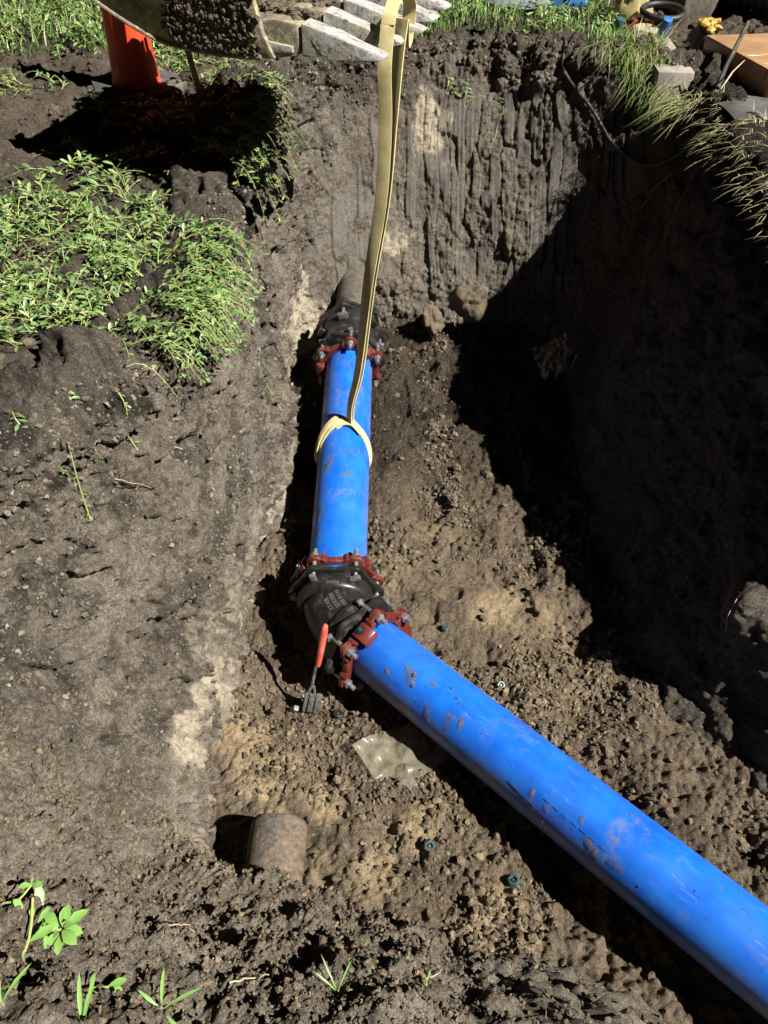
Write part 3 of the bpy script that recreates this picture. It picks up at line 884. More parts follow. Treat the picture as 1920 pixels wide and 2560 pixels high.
for a, h, r, asp, rot in ((0.5, 0.62, 0.016, 2.0, 0.6), (0.75, 0.35, 0.018, 2.2, 0.2), (-0.25, 0.55, 0.009, 3.2, 1.0), (0.75, 0.25, 0.012, 1.8, 0.1), (0.55, 0.9, 0.008, 1.7, 0.4)):
    local(pipe_far, splat(MF, UP1 + (1 if math.cos(UP1 + .5) < math.cos(UP1 - .5) else -1) * a, h, r * 1.5, asp, rot, random.uniform(0, 50)), 'mud_splash', M_MUD)

# ---- 45 degree elbow
BOLT_R = 0.158
def hexflange(R_c, cut, nper=1):
    """flange outline: six lobes with straight edges between the bolts"""
    pts = []
    for k in range(6):
        a = k * PI / 3
        for d in (-0.16, -0.08, 0, 0.08, 0.16):
            r = R_c - 0.012 * (d / 0.16) ** 2 * 1.0
            pts.append((r * math.cos(a + d), r * math.sin(a + d)))
        am = a + PI / 6
        pts.append((cut * math.cos(am), cut * math.sin(am)))
    return pts
def axes(d, twist=0.0):
    """frame whose local y points up as far as possible, local z along d"""
    z = d.normalized()
    x = Vector((0, 0, 1)).cross(z).normalized()
    M3 = Matrix((x, z.cross(x), z)).transposed()
    return M3.to_4x4() @ Matrix.Rotation(twist, 4, 'Z')

elbow = empty('pipe_elbow', C0, 'black cast iron pipe bend with raised lettering joining the two blue pipes', 'pipe elbow')
bpy.context.view_layer.update()
def bend_point(t):
    """centre line, t 0..1 from the far mouth to the near mouth"""
    a, b, c = C0 + D1 * 0.085, C0 + D1 * 0.0 + D2 * 0.02, C0 + D2 * 0.125
    p = a * (1 - t) ** 2 + b * 2 * t * (1 - t) + c * t * t
    d = ((b - a) * (1 - t) + (c - b) * t).normalized()
    return p, d
upv = D2.cross(D1); upv = upv if upv.z > 0 else -upv
upv.normalize()
def bend_surf(t, th, r):
    p, d = bend_point(t)
    s = upv.cross(d).normalized()      # to one side
    return p + (s * math.cos(th) + upv * math.sin(th)) * r
m = MB(); SEG = 56; NT_ = 22
vs = [bend_surf(i / NT_, 2 * PI * k / SEG, 0.131) for i in range(NT_ + 1) for k in range(SEG)]
m.add(vs, [(i * SEG + k, i * SEG + (k + 1) % SEG, (i + 1) * SEG + (k + 1) % SEG, (i + 1) * SEG + k) for i in range(NT_) for k in range(SEG)])
local(elbow, m, 'body', M_IRON, angle=60)
T1 = math.radians(0); 
def bolt_group(parent_ring, parent_flange, M, fl_h, gl_h, ears):
    pass
FL = {}
for key, d, off in (('far', D1, Vector((0, 0, 0.004))), ('near', D2, Vector((0, 0, -0.004)))):
    M = Matrix.Translation(C0 + off + (d * 0.05 if key == 'near' else d * 0.0)) @ axes(d)
    FL[key] = M
    m = MB()
    m.lathe([(0.128, 0.030), (0.142, 0.036), (0.149, 0.046), (0.149, 0.064), (0.144, 0.074), (0.142, 0.108), (0.118, 0.110)], M, 56)
    local(elbow, m, 'bell', M_IRON, angle=50)
    m = MB(); m.ringprism(hexflange(0.187, 0.158), 0.122, M, 0.100, 0.119)
    local(elbow, m, 'flange', M_IRON, bevel=0.003)

# raised lettering cast on the bend
def letters(txt, size):
    cu = bpy.data.curves.new('lettering', 'FONT')
    cu.body = txt; cu.size = size; cu.extrude = 0.0012; cu.resolution_u = 2; cu.space_character = 1.12; cu.offset = 0.0006
    cu.align_x = 'LEFT'
    o = bpy.data.objects.new('lettering', cu); COL.objects.link(o)
    dg = bpy.context.evaluated_depsgraph_get()
    me = o.evaluated_get(dg).to_mesh()
    vs = [v.co.copy() for v in me.vertices]; fs = [tuple(p.vertices) for p in me.polygons]
    o.to_mesh_clear(); bpy.data.objects.remove(o); bpy.data.curves.remove(cu)
    return vs, fs
M_LETTER = painted('worn_raised_iron', (0.05, 0.048, 0.043), (0.11, 0.10, 0.085), dirtamt=0.5, rough=0.5)
LEFTTH = 0 if (bend_surf(0.5, 0, 1) - bend_surf(0.5, PI, 1)).x < 0 else PI
thsg = 1 if LEFTTH == 0 else -1
for txt, w0, t0, sz in (('STAR', 0.020, 0.68, 0.0235), ('SDI350', -0.004, 0.72, 0.0235), ('C153 8X45', -0.028, 0.86, 0.0215)):
    vs, fs = letters(txt, sz)
    out = []
    for v_ in vs:
        t = t0 - v_.x / 0.205
        th = PI / 2 - thsg * (w0 + v_.y) / 0.131
        out.append(bend_surf(min(max(t, 0), 1), th, 0.1315 + v_.z))
    m = MB(); m.add(out, fs)
    local(elbow, m, 'raised_lettering', M_LETTER, smooth=False)
vs, fs = letters('INDIA', 0.0165)
xm = sum(v_.x for v_ in vs) / len(vs)
m = MB(); out = []
for v_ in vs:
    a = PI / 2 - 0.02 + (v_.x - xm) / 0.149
    r = 0.1488 + v_.z
    out.append(FL['far'] @ Vector((r * math.cos(a), r * math.sin(a), 0.048 + v_.y)))
m.add(out, fs); local(elbow, m, 'raised_lettering', M_LETTER, smooth=False)

# ---- restraint glands: red rings with six bolts and three wedge lugs
def hexpoly(r):
    return [(r * math.cos(k * PI / 3), r * math.sin(k * PI / 3)) for k in range(6)]
def make_gland(M, label, wedges, name='restraint_gland', h=0.150, group='red restraint glands', bolts=range(6), flange_back=0.119, headback=0.085, thk=0.026):
    o = empty(name, (0, 0, 0), label, 'pipe fitting', group)
    o.matrix_world = M.copy()
    m = MB()
    m.lathe([(0.1175, h), (0.143, h), (0.147, h + 0.004), (0.147, h + 0.014), (0.141, h + thk), (0.1175, h + thk)], M, 64, closed=True)
    local(o, m, 'ring', M_RED, bevel=0.0015, angle=50)
    for k in range(6):
        a = k * PI / 3
        E_ = M @ Matrix.Rotation(a, 4, 'Z')
        # ear: rounded lug with raised shoulders on both sides
        ear = [(0.135, -0.034), (0.152, -0.033), (0.170, -0.024), (0.181, -0.010), (0.184, 0), (0.181, 0.010), (0.170, 0.024), (0.152, 0.033), (0.135, 0.034)]
        m = MB(); m.prism(ear, E_, h + 0.001, h + 0.021)
        m.prism([(0.135, -0.046), (0.155, -0.040), (0.160, -0.031), (0.135, -0.026)], E_, h - 0.002, h + thk + 0.008)
        m.prism([(0.135, 0.026), (0.160, 0.031), (0.155, 0.040), (0.135, 0.046)], E_, h - 0.002, h + thk + 0.008)
        local(o, m, 'bolt_ear', M_RED, bevel=0.003)
        if k in bolts:
            m = MB()
            p = lambda z: M @ Vector((BOLT_R * math.cos(a), BOLT_R * math.sin(a), z))
            m.cyl(p(headback), p(h + 0.062), 0.0088, seg=14)
            b = local(o, m, 'bolt', M_BOLT, bevel=0.001)
            m = MB()
            H = Matrix.Translation(p(0)) @ (M.to_3x3() @ Matrix.Rotation(a + 0.3 * k, 3, 'Z')).to_4x4()
            m.prism(hexpoly(0.0175), H, h + 0.0215, h + 0.038)
            m.v = [tuple(o.matrix_world.inverted() @ Vector(q)) for q in m.v]
            m.build('nut', M_BOLT, b, bevel=0.0012)
            m = MB()
            m.prism([(-0.019, -0.011), (0.019, -0.011), (0.019, 0.011), (-0.019, 0.011)], H, headback - 0.014, headback + 0.001)
            m.v = [tuple(o.matrix_world.inverted() @ Vector(q)) for q in m.v]
            m.build('bolt_head', M_BOLT, b, bevel=0.003)
    for a in wedges:
        E_ = M @ Matrix.Rotation(a, 4, 'Z')
        m = MB()
        # wedge pocket: a box that slopes up towards the pipe side
        q = [(0.1215, h - 0.004), (0.158, h - 0.004), (0.166, h + 0.010), (0.166, h + 0.034), (0.150, h + 0.062), (0.1215, h + 0.066)]
        vs = [E_ @ Vector((x, y, z)) for y in (-0.030, 0.030) for x, z in q]
        n = len(q)
        m.add(vs, [tuple(range(n)), tuple(reversed(range(n, 2 * n)))] + [(i, n + i, n + (i + 1) % n, (i + 1) % n) for i in range(n)])
        wpk = local(o, m, 'wedge_lug', M_RED, bevel=0.0045)
        m = MB()
        m.cyl(E_ @ Vector((0.160, 0, h + 0.020)), E_ @ Vector((0.1725, 0, h + 0.020)), 0.0165, 0.015, seg=20)
        m.v = [tuple(o.matrix_world.inverted() @ Vector(q_)) for q_ in m.v]
        wc = m.build('wedge_cap', M_BLACKPL, wpk, bevel=0.0012)
        m = MB()
        m.prism(hexpoly(0.007), frame(E_ @ Vector((0.171, 0, h + 0.020)), E_.to_3x3() @ Vector((1, 0, 0))), 0, 0.006)
        m.v = [tuple(o.matrix_world.inverted() @ Vector(q_)) for q_ in m.v]
        m.build('wedge_screw', M_CAP, wpk, bevel=0.0008)
    return o
# the far pipe's gland has two bolts on top and wedges left and right
make_gland(FL['far'] @ Matrix.Translation((0, 0, 0)), 'red restraint gland on the upper mouth of the black elbow, below the sling', [PI / 6, PI * 5 / 6, PI * 1.5])
make_gland(FL['near'] @ Matrix.Rotation(math.radians(20), 4, 'Z'), 'red restraint gland on the long pipe beside the red handled tool', [PI * 0.5, PI * 7 / 6, PI * 11 / 6])

# ---- far coupling on to the old pipe
MC = Matrix.Translation(P1b - D1 * 1.0 * 0.0) @ axes(D1)
MCr = Matrix.Translation(P1b) @ axes(-D1)          # looking back along the blue pipe
coup = empty('pipe_coupling', P1b, 'black bolted sleeve coupling between the blue pipe and the old pipe', 'pipe coupling')
bpy.context.view_layer.update()
m = MB()
m.lathe([(0.118, -0.015), (0.145, -0.013), (0.150, 0.0), (0.148, 0.05), (0.138, 0.085), (0.138, 0.13), (0.150, 0.15), (0.152, 0.205), (0.12, 0.207)], MC, 48)
local(coup, m, 'sleeve', M_IRON, angle=50)
m = MB(); m.ringprism(hexflange(0.187, 0.158), 0.122, MC, -0.030, -0.008); local(coup, m, 'flange', M_IRON, bevel=0.003)
m = MB(); m.ringprism(hexflange(0.180, 0.152), 0.112, MC @ Matrix.Rotation(0.3, 4, 'Z'), 0.195, 0.217); local(coup, m, 'flange', M_IRON, bevel=0.003)
m = MB(); m.ringprism(hexflange(0.176, 0.145), 0.098, MC @ Matrix.Rotation(0.3, 4, 'Z'), 0.235, 0.258); local(coup, m, 'end_ring', M_IRON, bevel=0.003)
for k in range(6):
    a = k * PI / 3 + 0.3
    p = lambda z, r=0.156: MC @ Vector((r * math.cos(a), r * math.sin(a), z))
    m = MB(); m.cyl(p(0.14), p(0.285), 0.009, seg=12)
    H = Matrix.Translation(p(0)) @ (MC.to_3x3() @ Matrix.Rotation(a, 3, 'Z')).to_4x4()
    m.prism([(-0.016, -0.024), (0.016, -0.024), (0.016, 0.024), (-0.016, 0.024)], H, 0.128, 0.146)
    b = local(coup, m, 'bolt', M_BOLT if k % 2 else M_IRON, bevel=0.0015)
    m = MB(); m.prism(hexpoly(0.0175), H, 0.259, 0.275)
    m.v = [tuple(coup.matrix_world.inverted() @ Vector(q)) for q in m.v]
    m.build('nut', M_CAP if k == 2 else M_IRON, b, bevel=0.0012)
make_gland(MCr @ Matrix.Rotation(math.radians(26), 4, 'Z') @ Matrix.Translation((0, 0, -0.085)), 'red restraint gland at the far end of the short pipe, against the black coupling', [PI / 6, PI * 5 / 6, PI * 1.5])
# old pipe coming out of the end wall
a0 = P1b + D1 * 0.12; a1 = a0 + Vector((0.03, 1.25, 0.10))
op = empty('old_pipe', a0, 'old greyish brown pipe coming out of the end wall into the black coupling', 'pipe')
bpy.context.view_layer.update()
m = MB(); m.lathe([(0.08, 0), (0.096, 0)] + [(0.096, 0.1 * k) for k in range(1, 13)], frame(a0, a1 - a0), 40)
local(op, m, 'pipe_wall', M_GREYIRON, angle=60)
# rusty stub of the old main at the near bank
sa = Vector((-0.322, 1.005, -1.165)); sb = Vector((-0.342, 0.42, -1.195))
st = empty('rusty_pipe_stub', sa, 'short rusty cast iron pipe end sticking out of the near bank', 'pipe')
bpy.context.view_layer.update()
m = MB(); L_ = (sb - sa).length
prof = [(0.070, 0.02), (0.072, 0.001), (0.082, 0.0), (0.0855, 0.005)] + [(0.0875 + 0.0006 * math.sin(9 * k), 0.02 + k * (L_ - 0.02) / 24) for k in range(25)]
m.lathe(prof, frame(sa, sb - sa), 56)
m.lathe([(0.070, 0.02), (0.070, L_)], frame(sa, sb - sa), 56)
local(st, m, 'pipe_wall', M_RUST, angle=60)

# ------------------------------------------------------------------ lifting sling
def ribbon(m, pts, wid, thick, dirs):
    """strap through pts; dirs = width direction at each point"""
    pts = [Vector(p) for p in pts]; n = len(pts); vs = []
    for i, p in enumerate(pts):
        t = (pts[min(i + 1, n - 1)] - pts[max(i - 1, 0)]).normalized()
        w = Vector(dirs[i]); w = (w - t * w.dot(t)).normalized()
        nn = t.cross(w)
        hw = (wid[i] if isinstance(wid, (list, tuple)) else wid) / 2
        vs += [p + w * hw + nn * thick / 2, p - w * hw + nn * thick / 2, p - w * hw - nn * thick / 2, p + w * hw - nn * thick / 2]
    fs = [(4 * i + k, 4 * i + (k + 1) % 4, 4 * i + 4 + (k + 1) % 4, 4 * i + 4 + k) for i in range(n - 1) for k in range(4)]
    fs += [(3, 2, 1, 0), tuple(4 * (n - 1) + k for k in range(4))]
    return m.add(vs, fs)
sling = empty('lifting_sling', (0, 2.72, 0.5), 'yellow webbing sling hung on the bucket tooth and choked round the blue pipe', 'lifting sling')
bpy.context.view_layer.update()
KN = P1a + D1 * ((2.70 - P1a.y) / D1.y) + Vector((0.02, 0, RP + 0.006))   # knot on top of the pipe
TOP = Vector((0.045, 2.80, 0.565))
n = 60
path = crspline([KN + Vector((0.004, 0.0, 0.005)), KN + Vector((0.012, 0.012, 0.10)), (-0.108, 2.72, -0.66), (-0.062, 2.73, -0.28), (-0.012, 2.74, 0.03), (0.004, 2.745, 0.28), (0.002, 2.75, 0.46), (0.012, 2.78, 0.575)], n)
dirs = []
for i in range(n):
    f = i / (n - 1)
    a = math.radians(62 - 52 * sstep(0.15, 0.85, np.array(f)) + 6 * math.sin(9 * f))
    dirs.append((math.cos(a), -math.sin(a) * 0.9, 0))
m = MB(); ribbon(m, path, 0.046, 0.005, dirs)
local(sling, m, 'front_strap', M_SLING, bevel=0.001)
path2 = crspline([KN + Vector((0.012, 0.018, 0.02)), KN + Vector((0.020, 0.024, 0.11)), (-0.098, 2.735, -0.66), (-0.050, 2.745, -0.28), (0.002, 2.758, 0.03), (0.026, 2.79, 0.28), (0.044, 2.83, 0.46), (0.060, 2.86, 0.575)], n)
dirs2 = []
for i in range(n):
    f = i / (n - 1)
    a = math.radians(62 - 20 * f + 5 * math.sin(7 * f + 1))
    dirs2.append((math.cos(a), -math.sin(a) * 0.9, 0))
m = MB(); ribbon(m, path2, 0.050, 0.005, dirs2)
local(sling, m, 'rear_strap', M_SLING, bevel=0.001)
# the choke round the pipe
axp = lambda y: P1a + D1 * ((y - P1a.y) / D1.y)
def choke(y_top, y_side, r, w, a0, a1, nm, off=0.0):
    pts = []; dd = []
    N_ = 48
    for i in range(N_ + 1):
        a = a0 + (a1 - a0) * i / N_
        s_ = (1 - math.sin(a)) / 2
        y = y_top + (y_side - y_top) * min(1.0, s_ * 2) + off * math.cos(a)
        rr2 = r + 0.012 * max(0, math.sin(a)) ** 8
        pts.append(axp(y) + Vector((rr2 * math.cos(a), 0, rr2 * math.sin(a))))
        dd.append((0.25 * math.cos(a), 1, 0.25 * math.sin(a)))
    m = MB(); ribbon(m, pts, w, 0.006, dd); local(sling, m, nm, M_SLING, bevel=0.001)
choke(2.70, 2.60, 0.1195, 0.034, PI / 2 - 0.05, -PI * 1.52, 'choke_loop')
choke(2.73, 2.615, 0.126, 0.026, PI * 0.56, PI * 1.02, 'choke_loop', 0.01)
m = MB()
ribbon(m, crspline([KN + Vector((-0.055, -0.012, -0.012)), KN + Vector((-0.028, -0.002, 0.004)), KN + Vector((0.0, 0.0, 0.013)), KN + Vector((0.025, -0.012, 0.006)), KN + Vector((0.06, -0.045, -0.018))], 16), [0.03] * 5 + [0.036] * 6 + [0.03] * 5, 0.007, [(0.1, 1, 0.35)] * 16)
local(sling, m, 'choke_fold', M_SLING, bevel=0.001)
# loop over the tooth
m = MB()
lp = crspline([path[-1], (0.020, 2.80, 0.605), (0.035, 2.85, 0.628), (0.055, 2.90, 0.632), (0.078, 2.95, 0.618), (0.085, 2.97, 0.57), (0.075, 2.945, 0.50), (0.062, 2.89, 0.49), path2[-1]], 40)
ribbon(m, lp, 0.046, 0.005, [(0.93, -0.36, 0.02)] * 40)
local(sling, m, 'hook_loop', M_SLING, bevel=0.001)

# ------------------------------------------------------------------ excavator bucket
BU = Vector((-0.934, 0.358, 0)); BW = Vector((0.358, 0.934, 0)); BO = Vector((-0.002, 2.62, 0.50))
MB_ = Matrix((BU, BW, Vector((0, 0, 1)))).transposed().to_4x4(); MB_ = Matrix.Translation(BO) @ MB_
bucket = empty('excavator_bucket', BO, 'muddy steel digging bucket with five worn teeth hanging over the trench', 'excavator bucket')
bpy.context.view_layer.update()
def bl(s_, w, z):
    return MB_ @ Vector((s_, w, z))
prof = [(0.36, 0.0), (0.50, -0.010), (0.72, 0.0), (0.85, 0.035), (1.0, 0.105), (1.07, 0.15)]
prof = [tuple(p) for p in crspline(prof, 30)]
m = MB(); W0, W1 = 0.0, 0.70
inn = []
for i, (a, b) in enumerate(prof):
    a0, b0 = prof[max(0, i - 1)]; a1, b1 = prof[min(len(prof) - 1, i + 1)]
    l = math.hypot(a1 - a0, b1 - b0)
    inn.append((a - (b1 - b0) / l * 0.022, b + (a1 - a0) / l * 0.022))
out = prof + inn[::-1]
nn_ = len(out); NP = len(prof)
vs = [bl(a, w, b) for w in (W0 + 0.004, W1 - 0.004) for a, b in out]
fs = [(i, (i + 1) % nn_, nn_ + (i + 1) % nn_, nn_ + i) for i in range(nn_)]
fs += [(i, nn_ - 1 - i, nn_ - 2 - i, i + 1) for i in range(NP - 1)] + [(nn_ + i, nn_ + i + 1, 2 * nn_ - 2 - i, 2 * nn_ - 1 - i) for i in range(NP - 1)]
m.add(vs, fs); local(bucket, m, 'shell', M_PLATE, bevel=0.002)
def side(w0, w1, edge):
    poly = [(a, b - 0.006) for a, b in prof] + [tuple(e) for e in edge[::-1]]
    n = len(poly)
    vs = [bl(a, w, b) for w in (w0, w1) for a, b in poly]
    m = MB(); m.add(vs, [tuple(range(n)), tuple(reversed(range(n, 2 * n)))] + [(i, n + i, n + (i + 1) % n, (i + 1) % n) for i in range(n)])
    local(bucket, m, 'side_plate', M_PLATE, bevel=0.004)
side(-0.022, 0.0, [(0.395, 0.06), (0.42, 0.16), (0.50, 0.25), (0.75, 0.29), (1.07, 0.28)]); side(W1, W1 + 0.022, [(0.44, 0.04), (0.60, 0.07), (0.9, 0.11), (1.07, 0.16)])
# rolled lower edge
m = MB(); m.tube([bl(a, -0.022, b - 0.002) for a, b in prof[2:]], 0.007, 8); local(bucket, m, 'wear_strip', M_PLATE)
# lip plate
m = MB()
vs = [bl(a, w, b) for w in (-0.01, W1 + 0.01) for a, b in ((0.30, 0.012), (0.30, 0.030), (0.46, 0.045), (0.46, 0.0))]
m.add(vs, [(0, 1, 2, 3), (7, 6, 5, 4)] + [(i, 4 + i, 4 + (i + 1) % 4, (i + 1) % 4) for i in range(4)])
local(bucket, m, 'lip', M_BUCKET, bevel=0.003)
def rough_mesh(me, amp, freq, cuts, seed):
    bm = bmesh.new(); bm.from_mesh(me)
    bmesh.ops.recalc_face_normals(bm, faces=bm.faces)
    bmesh.ops.subdivide_edges(bm, edges=bm.edges, cuts=cuts, use_grid_fill=True)
    bmesh.ops.smooth_vert(bm, verts=bm.verts, factor=0.35, use_axis_x=True, use_axis_y=True, use_axis_z=True)
    bm.normal_update()
    co = np.array([v_.co[:] for v_ in bm.verts])
    d = fbm(co, freq, 3, seed) * amp
    for v_, k in zip(bm.verts, d):
        v_.co += v_.normal * float(k)
    bm.to_mesh(me); bm.free()
    me.polygons.foreach_set('use_smooth', [True] * len(me.polygons))
    me.update()
for k in range(5):
    w = 0.036 + 0.167 * k
    dl = 0.012 * math.sin(2.1 * k)
    # tooth: blunt wedge, wide socket end and worn round tip
    secs = [(0.272, 0.004, 0.094, 0.040), (0.20, 0.003, 0.078, 0.039), (0.12, 0.004, 0.056, 0.037), (0.05, 0.008, 0.037, 0.034), (0.015, 0.012, 0.030, 0.030), (0.0, 0.017, 0.025, 0.022)]
    m = MB(); vs = []
    for s_, z0, z1, hw in secs:
        s2 = s_ + dl * (1 - s_ / 0.28)
        vs += [bl(s2, w - hw, z0), bl(s2, w + hw, z0), bl(s2, w + hw * 0.86, z1), bl(s2, w - hw * 0.86, z1)]
    n = len(secs)
    m.add(vs, [(0, 1, 2, 3), tuple(4 * (n - 1) + q for q in (3, 2, 1, 0))] + [(4 * i + q, 4 * i + 4 + q, 4 * i + 4 + (q + 1) % 4, 4 * i + (q + 1) % 4) for i in range(n - 1) for q in range(4)])
    o = local(bucket, m, 'tooth', M_BUCKET, bevel=0.006)
    rough_mesh(o.data, 0.0035, 28, 1, 200 + k)
    # adapter the tooth is pinned to
    m = MB(); vs = []
    for s_, z0, z1, hw in ((0.282, 0.002, 0.088, 0.036), (0.36, -0.006, 0.10, 0.043), (0.44, -0.010, 0.085, 0.040), (0.53, 0.0, 0.045, 0.034)):
        vs += [bl(s_, w - hw, z0), bl(s_, w + hw, z0), bl(s_, w + hw * 0.9, z1), bl(s_, w - hw * 0.9, z1)]
    m.add(vs, [(0, 1, 2, 3), (15, 14, 13, 12)] + [(4 * i + q, 4 * i + 4 + q, 4 * i + 4 + (q + 1) % 4, 4 * i + (q + 1) % 4) for i in range(3) for q in range(4)])
    o = local(bucket, m, 'tooth_adapter', M_PLATE, bevel=0.005)
    rough_mesh(o.data, 0.004, 25, 1, 220 + k)
# mud caked on the plate and between the teeth
mud = MB()
for _ in range(1100):
    u = random.random()
    s_ = 0.40 + 0.36 * random.betavariate(2, 2); z = 0.0 + 0.20 * random.random()
    mud.add(*blob(bl(s_, -0.024 - 0.004 * random.random(), z), random.choice([0.004, 0.005, 0.0062, 0.008, 0.011]), bl(0, -1, 0) - bl(0, 0, 0), random.random() * 99, 0.75))
for _ in range(520):
    w = random.uniform(0.02, 0.74); s_ = 0.24 + 0.36 * random.random()
    mud.add(*blob(bl(s_, w, 0.04 + 0.05 * random.random() * (s_ > 0.3) + 0.04 * (s_ - 0.24)), random.choice([0.006, 0.009, 0.014, 0.02]), (0, 0, 1), random.random() * 99, 0.6))
for _ in range(260):
    s_ = 0.6 + 0.5 * random.random(); w = random.uniform(0.0, 0.74)
    mud.add(*blob(bl(s_, w, 0.05 + 0.15 * random.random()), random.choice([0.012, 0.02, 0.03]), (0, 0, 1), random.random() * 99, 0.7))
local(bucket, mud, 'caked_mud', M_CRUMB, kind='stuff')
# ------------------------------------------------------------------ plants
LT = [0.0, 0.30, 0.58, 0.84]
LW = [0.16, 0.62, 1.0, 0.66]
def leaf_arrays(pos, dr, nrm, ln, wd, curl):
    """many leaves at once: folded blade of 8 facets; returns verts, faces"""
    pos, dr, nrm = (np.asarray(a, float) for a in (pos, dr, nrm))
    ln, wd, curl = (np.asarray(a, float)[:, None] for a in (ln, wd, curl))
    dr = dr / np.linalg.norm(dr, axis=1)[:, None]
    sd = np.cross(dr, nrm); sd /= np.linalg.norm(sd, axis=1)[:, None] + 1e-9
    up = np.cross(sd, dr)
    V = []
    for t, w in zip(LT, LW):
        c = pos + dr * ln * t - up * curl * ln * t * t
        h = sd * wd * w * 0.5
        V += [c - h + up * wd * w * 0.14, c, c + h + up * wd * w * 0.14]
    V.append(pos + dr * ln - up * curl * ln)
    V = np.stack(V, 1)                      # n,13,3
    n = len(pos)
    f = []
    for i in range(3):
        a = 3 * i
        f += [(a, a + 1, a + 4), (a, a + 4, a + 3), (a + 1, a + 2, a + 5), (a + 1, a + 5, a + 4)]
    f += [(9, 10, 12), (10, 11, 12)]
    F = (np.array(f)[None] + (np.arange(n) * 13)[:, None, None]).reshape(-1, 3)
    return V.reshape(-1, 3), F

def poly_points(poly, n):
    P_ = np.array(poly); lo, hi = P_.min(0), P_.max(0)
    out = np.zeros((0, 2))
    while len(out) < n:
        q_ = lo + rng.random((n * 3, 2)) * (hi - lo)
        out = np.vstack([out, q_[in_poly(q_[:, 0], q_[:, 1], P_)]])
    return out[:n]

class Weeds:
    def __init__(s):
        s.lp = []; s.ld = []; s.ln_ = []; s.ll = []; s.lw = []; s.lc = []; s.st = MB()
    def sprig(s, base, d, L, h, droop, lsize, nl, stem=0.0016):
        base = Vector(base); d = Vector((d[0], d[1], 0)).normalized()
        side = Vector((-d.y, d.x, 0))
        bend = random.uniform(-0.35, 0.35)
        pts = []
        for i in range(6):
            t = i / 5
            pts.append(base + d * L * t + side * L * bend * t * t + Vector((0, 0, h * math.sin(PI * min(1, t * 0.8)) - droop * t * t)))
        s.st.tube(pts, [stem * (1.15 - 0.7 * i / 5) for i in range(6)], 4, cap=False)
        for k in range(nl):
            t = 0.12 + 0.88 * (k + random.random() * 0.5) / nl
            f = min(t, 0.999) * 5; i = int(f); p = pts[i].lerp(pts[i + 1], f - i)
            ax = (pts[i + 1] - pts[i]).normalized()
            ang = (k % 2) * PI + random.uniform(-0.7, 0.7)
            sd = ax.cross(Vector((0, 0, 1)))
            if sd.length < 1e-3: sd = side
            sd.normalize()
            o = sd * math.cos(ang) + Vector((0, 0, 1)) * (0.25 + 0.5 * random.random())
            dd = (ax * random.uniform(0.25, 0.9) + o * 0.9).normalized()
            nn = Vector((random.uniform(-.5, .5), random.uniform(-.5, .5), 1.0)).normalized()
            sz = lsize * random.uniform(0.55, 1.15) * (1.0 if t < 0.8 else 0.8)
            s.lp.append(p[:]); s.ld.append(dd[:]); s.ln_.append(nn[:]); s.ll.append(sz); s.lw.append(sz * random.uniform(0.30, 0.44)); s.lc.append(random.uniform(-0.05, 0.45))
        # bunch at the tip
        for k in range(4):
            a = random.uniform(0, 2 * PI)
            dd = ((pts[5] - pts[4]).normalized() * 0.8 + Vector((math.cos(a), math.sin(a), 0.6)) * 0.7).normalized()
            sz = lsize * random.uniform(0.4, 0.8)
            s.lp.append(pts[5][:]); s.ld.append(dd[:]); s.ln_.append((random.uniform(-.4, .4), random.uniform(-.4, .4), 1)); s.ll.append(sz); s.lw.append(sz * 0.34); s.lc.append(random.uniform(0, 0.3))
    def build(s, name, leafmat, label, cat, kind='stuff', group=None):
        V, F = leaf_arrays(s.lp, s.ld, s.ln_, s.ll, s.lw, s.lc)
        nb = len(V)
        sv = np.array(s.st.v); sf = np.array([[f[0], f[1], f[2]] for f in s.st.f] + [[f[0], f[2], f[3]] for f in s.st.f if len(f) == 4]) + nb
        me = np_mesh(name, np.vstack([V, sv]), np.vstack([F, sf]), [leafmat, M_STEM])
        mi = np.zeros(len(me.polygons), np.int32); mi[len(F):] = 1
        me.polygons.foreach_set('material_index', mi)
        return link(name, me, label=label, cat=cat, kind=kind, group=group)

TREE_RIM = RIMPOLY[::step]
_x0, _y0 = TREE_RIM.T; _x1, _y1 = np.roll(_x0, -1), np.roll(_y0, -1)
def pt_in(x, y):
    k = (_y0 > y) != (_y1 > y)
    return bool(np.count_nonzero(x < (_x1[k] - _x0[k]) * (y - _y0[k]) / (_y1[k] - _y0[k]) + _x0[k]) % 2)
def rim_info(x, y):
    d = np.hypot(TREE_RIM[:, 0] - x, TREE_RIM[:, 1] - y); i = int(np.argmin(d))
    return float(d[i]), -outw[::step][i], bool(pt_in(x, y))
def grow(W_, poly, n, L, h, ls, nl, down=0.10):
    for x, y in poly_points(poly, n):
        if float(vnoise(np.array([[x * 4.5, y * 4.5, 3.3]]), 411)[0]) + 0.3 * float(vnoise(np.array([[x * 12, y * 12, 3.3]]), 412)[0]) < -0.22: continue
        d, inw, ins = rim_info(x, y)
        a = random.uniform(0, 2 * PI)
        dr_ = np.array([math.cos(a), math.sin(a)])
        drop = random.uniform(-0.01, 0.02)
        if ins:
            if d > 0.10: continue
            co, nr_ = surf((x, y, 0.0)); z = co.z + 0.004
            dr_ = dr_ * 0.4 + inw * 0.8; drop = down * random.uniform(0.5, 1.3)
            x, y = co.x, co.y
        else:
            z = top_z(x, y) if d > 0.17 else surf((x, y, ground_z(np.array([x]), np.array([y]))[0]))[0].z
            if d < 0.16:
                dr_ = dr_ * 0.5 + inw * 1.0
                if d < 0.09: drop = down * random.uniform(0.4, 1.2)
        k = random.uniform(0.6, 1.25)
        W_.sprig((x, y, z), dr_, L * k, h * random.uniform(0.4, 1.3), drop, ls, nl)
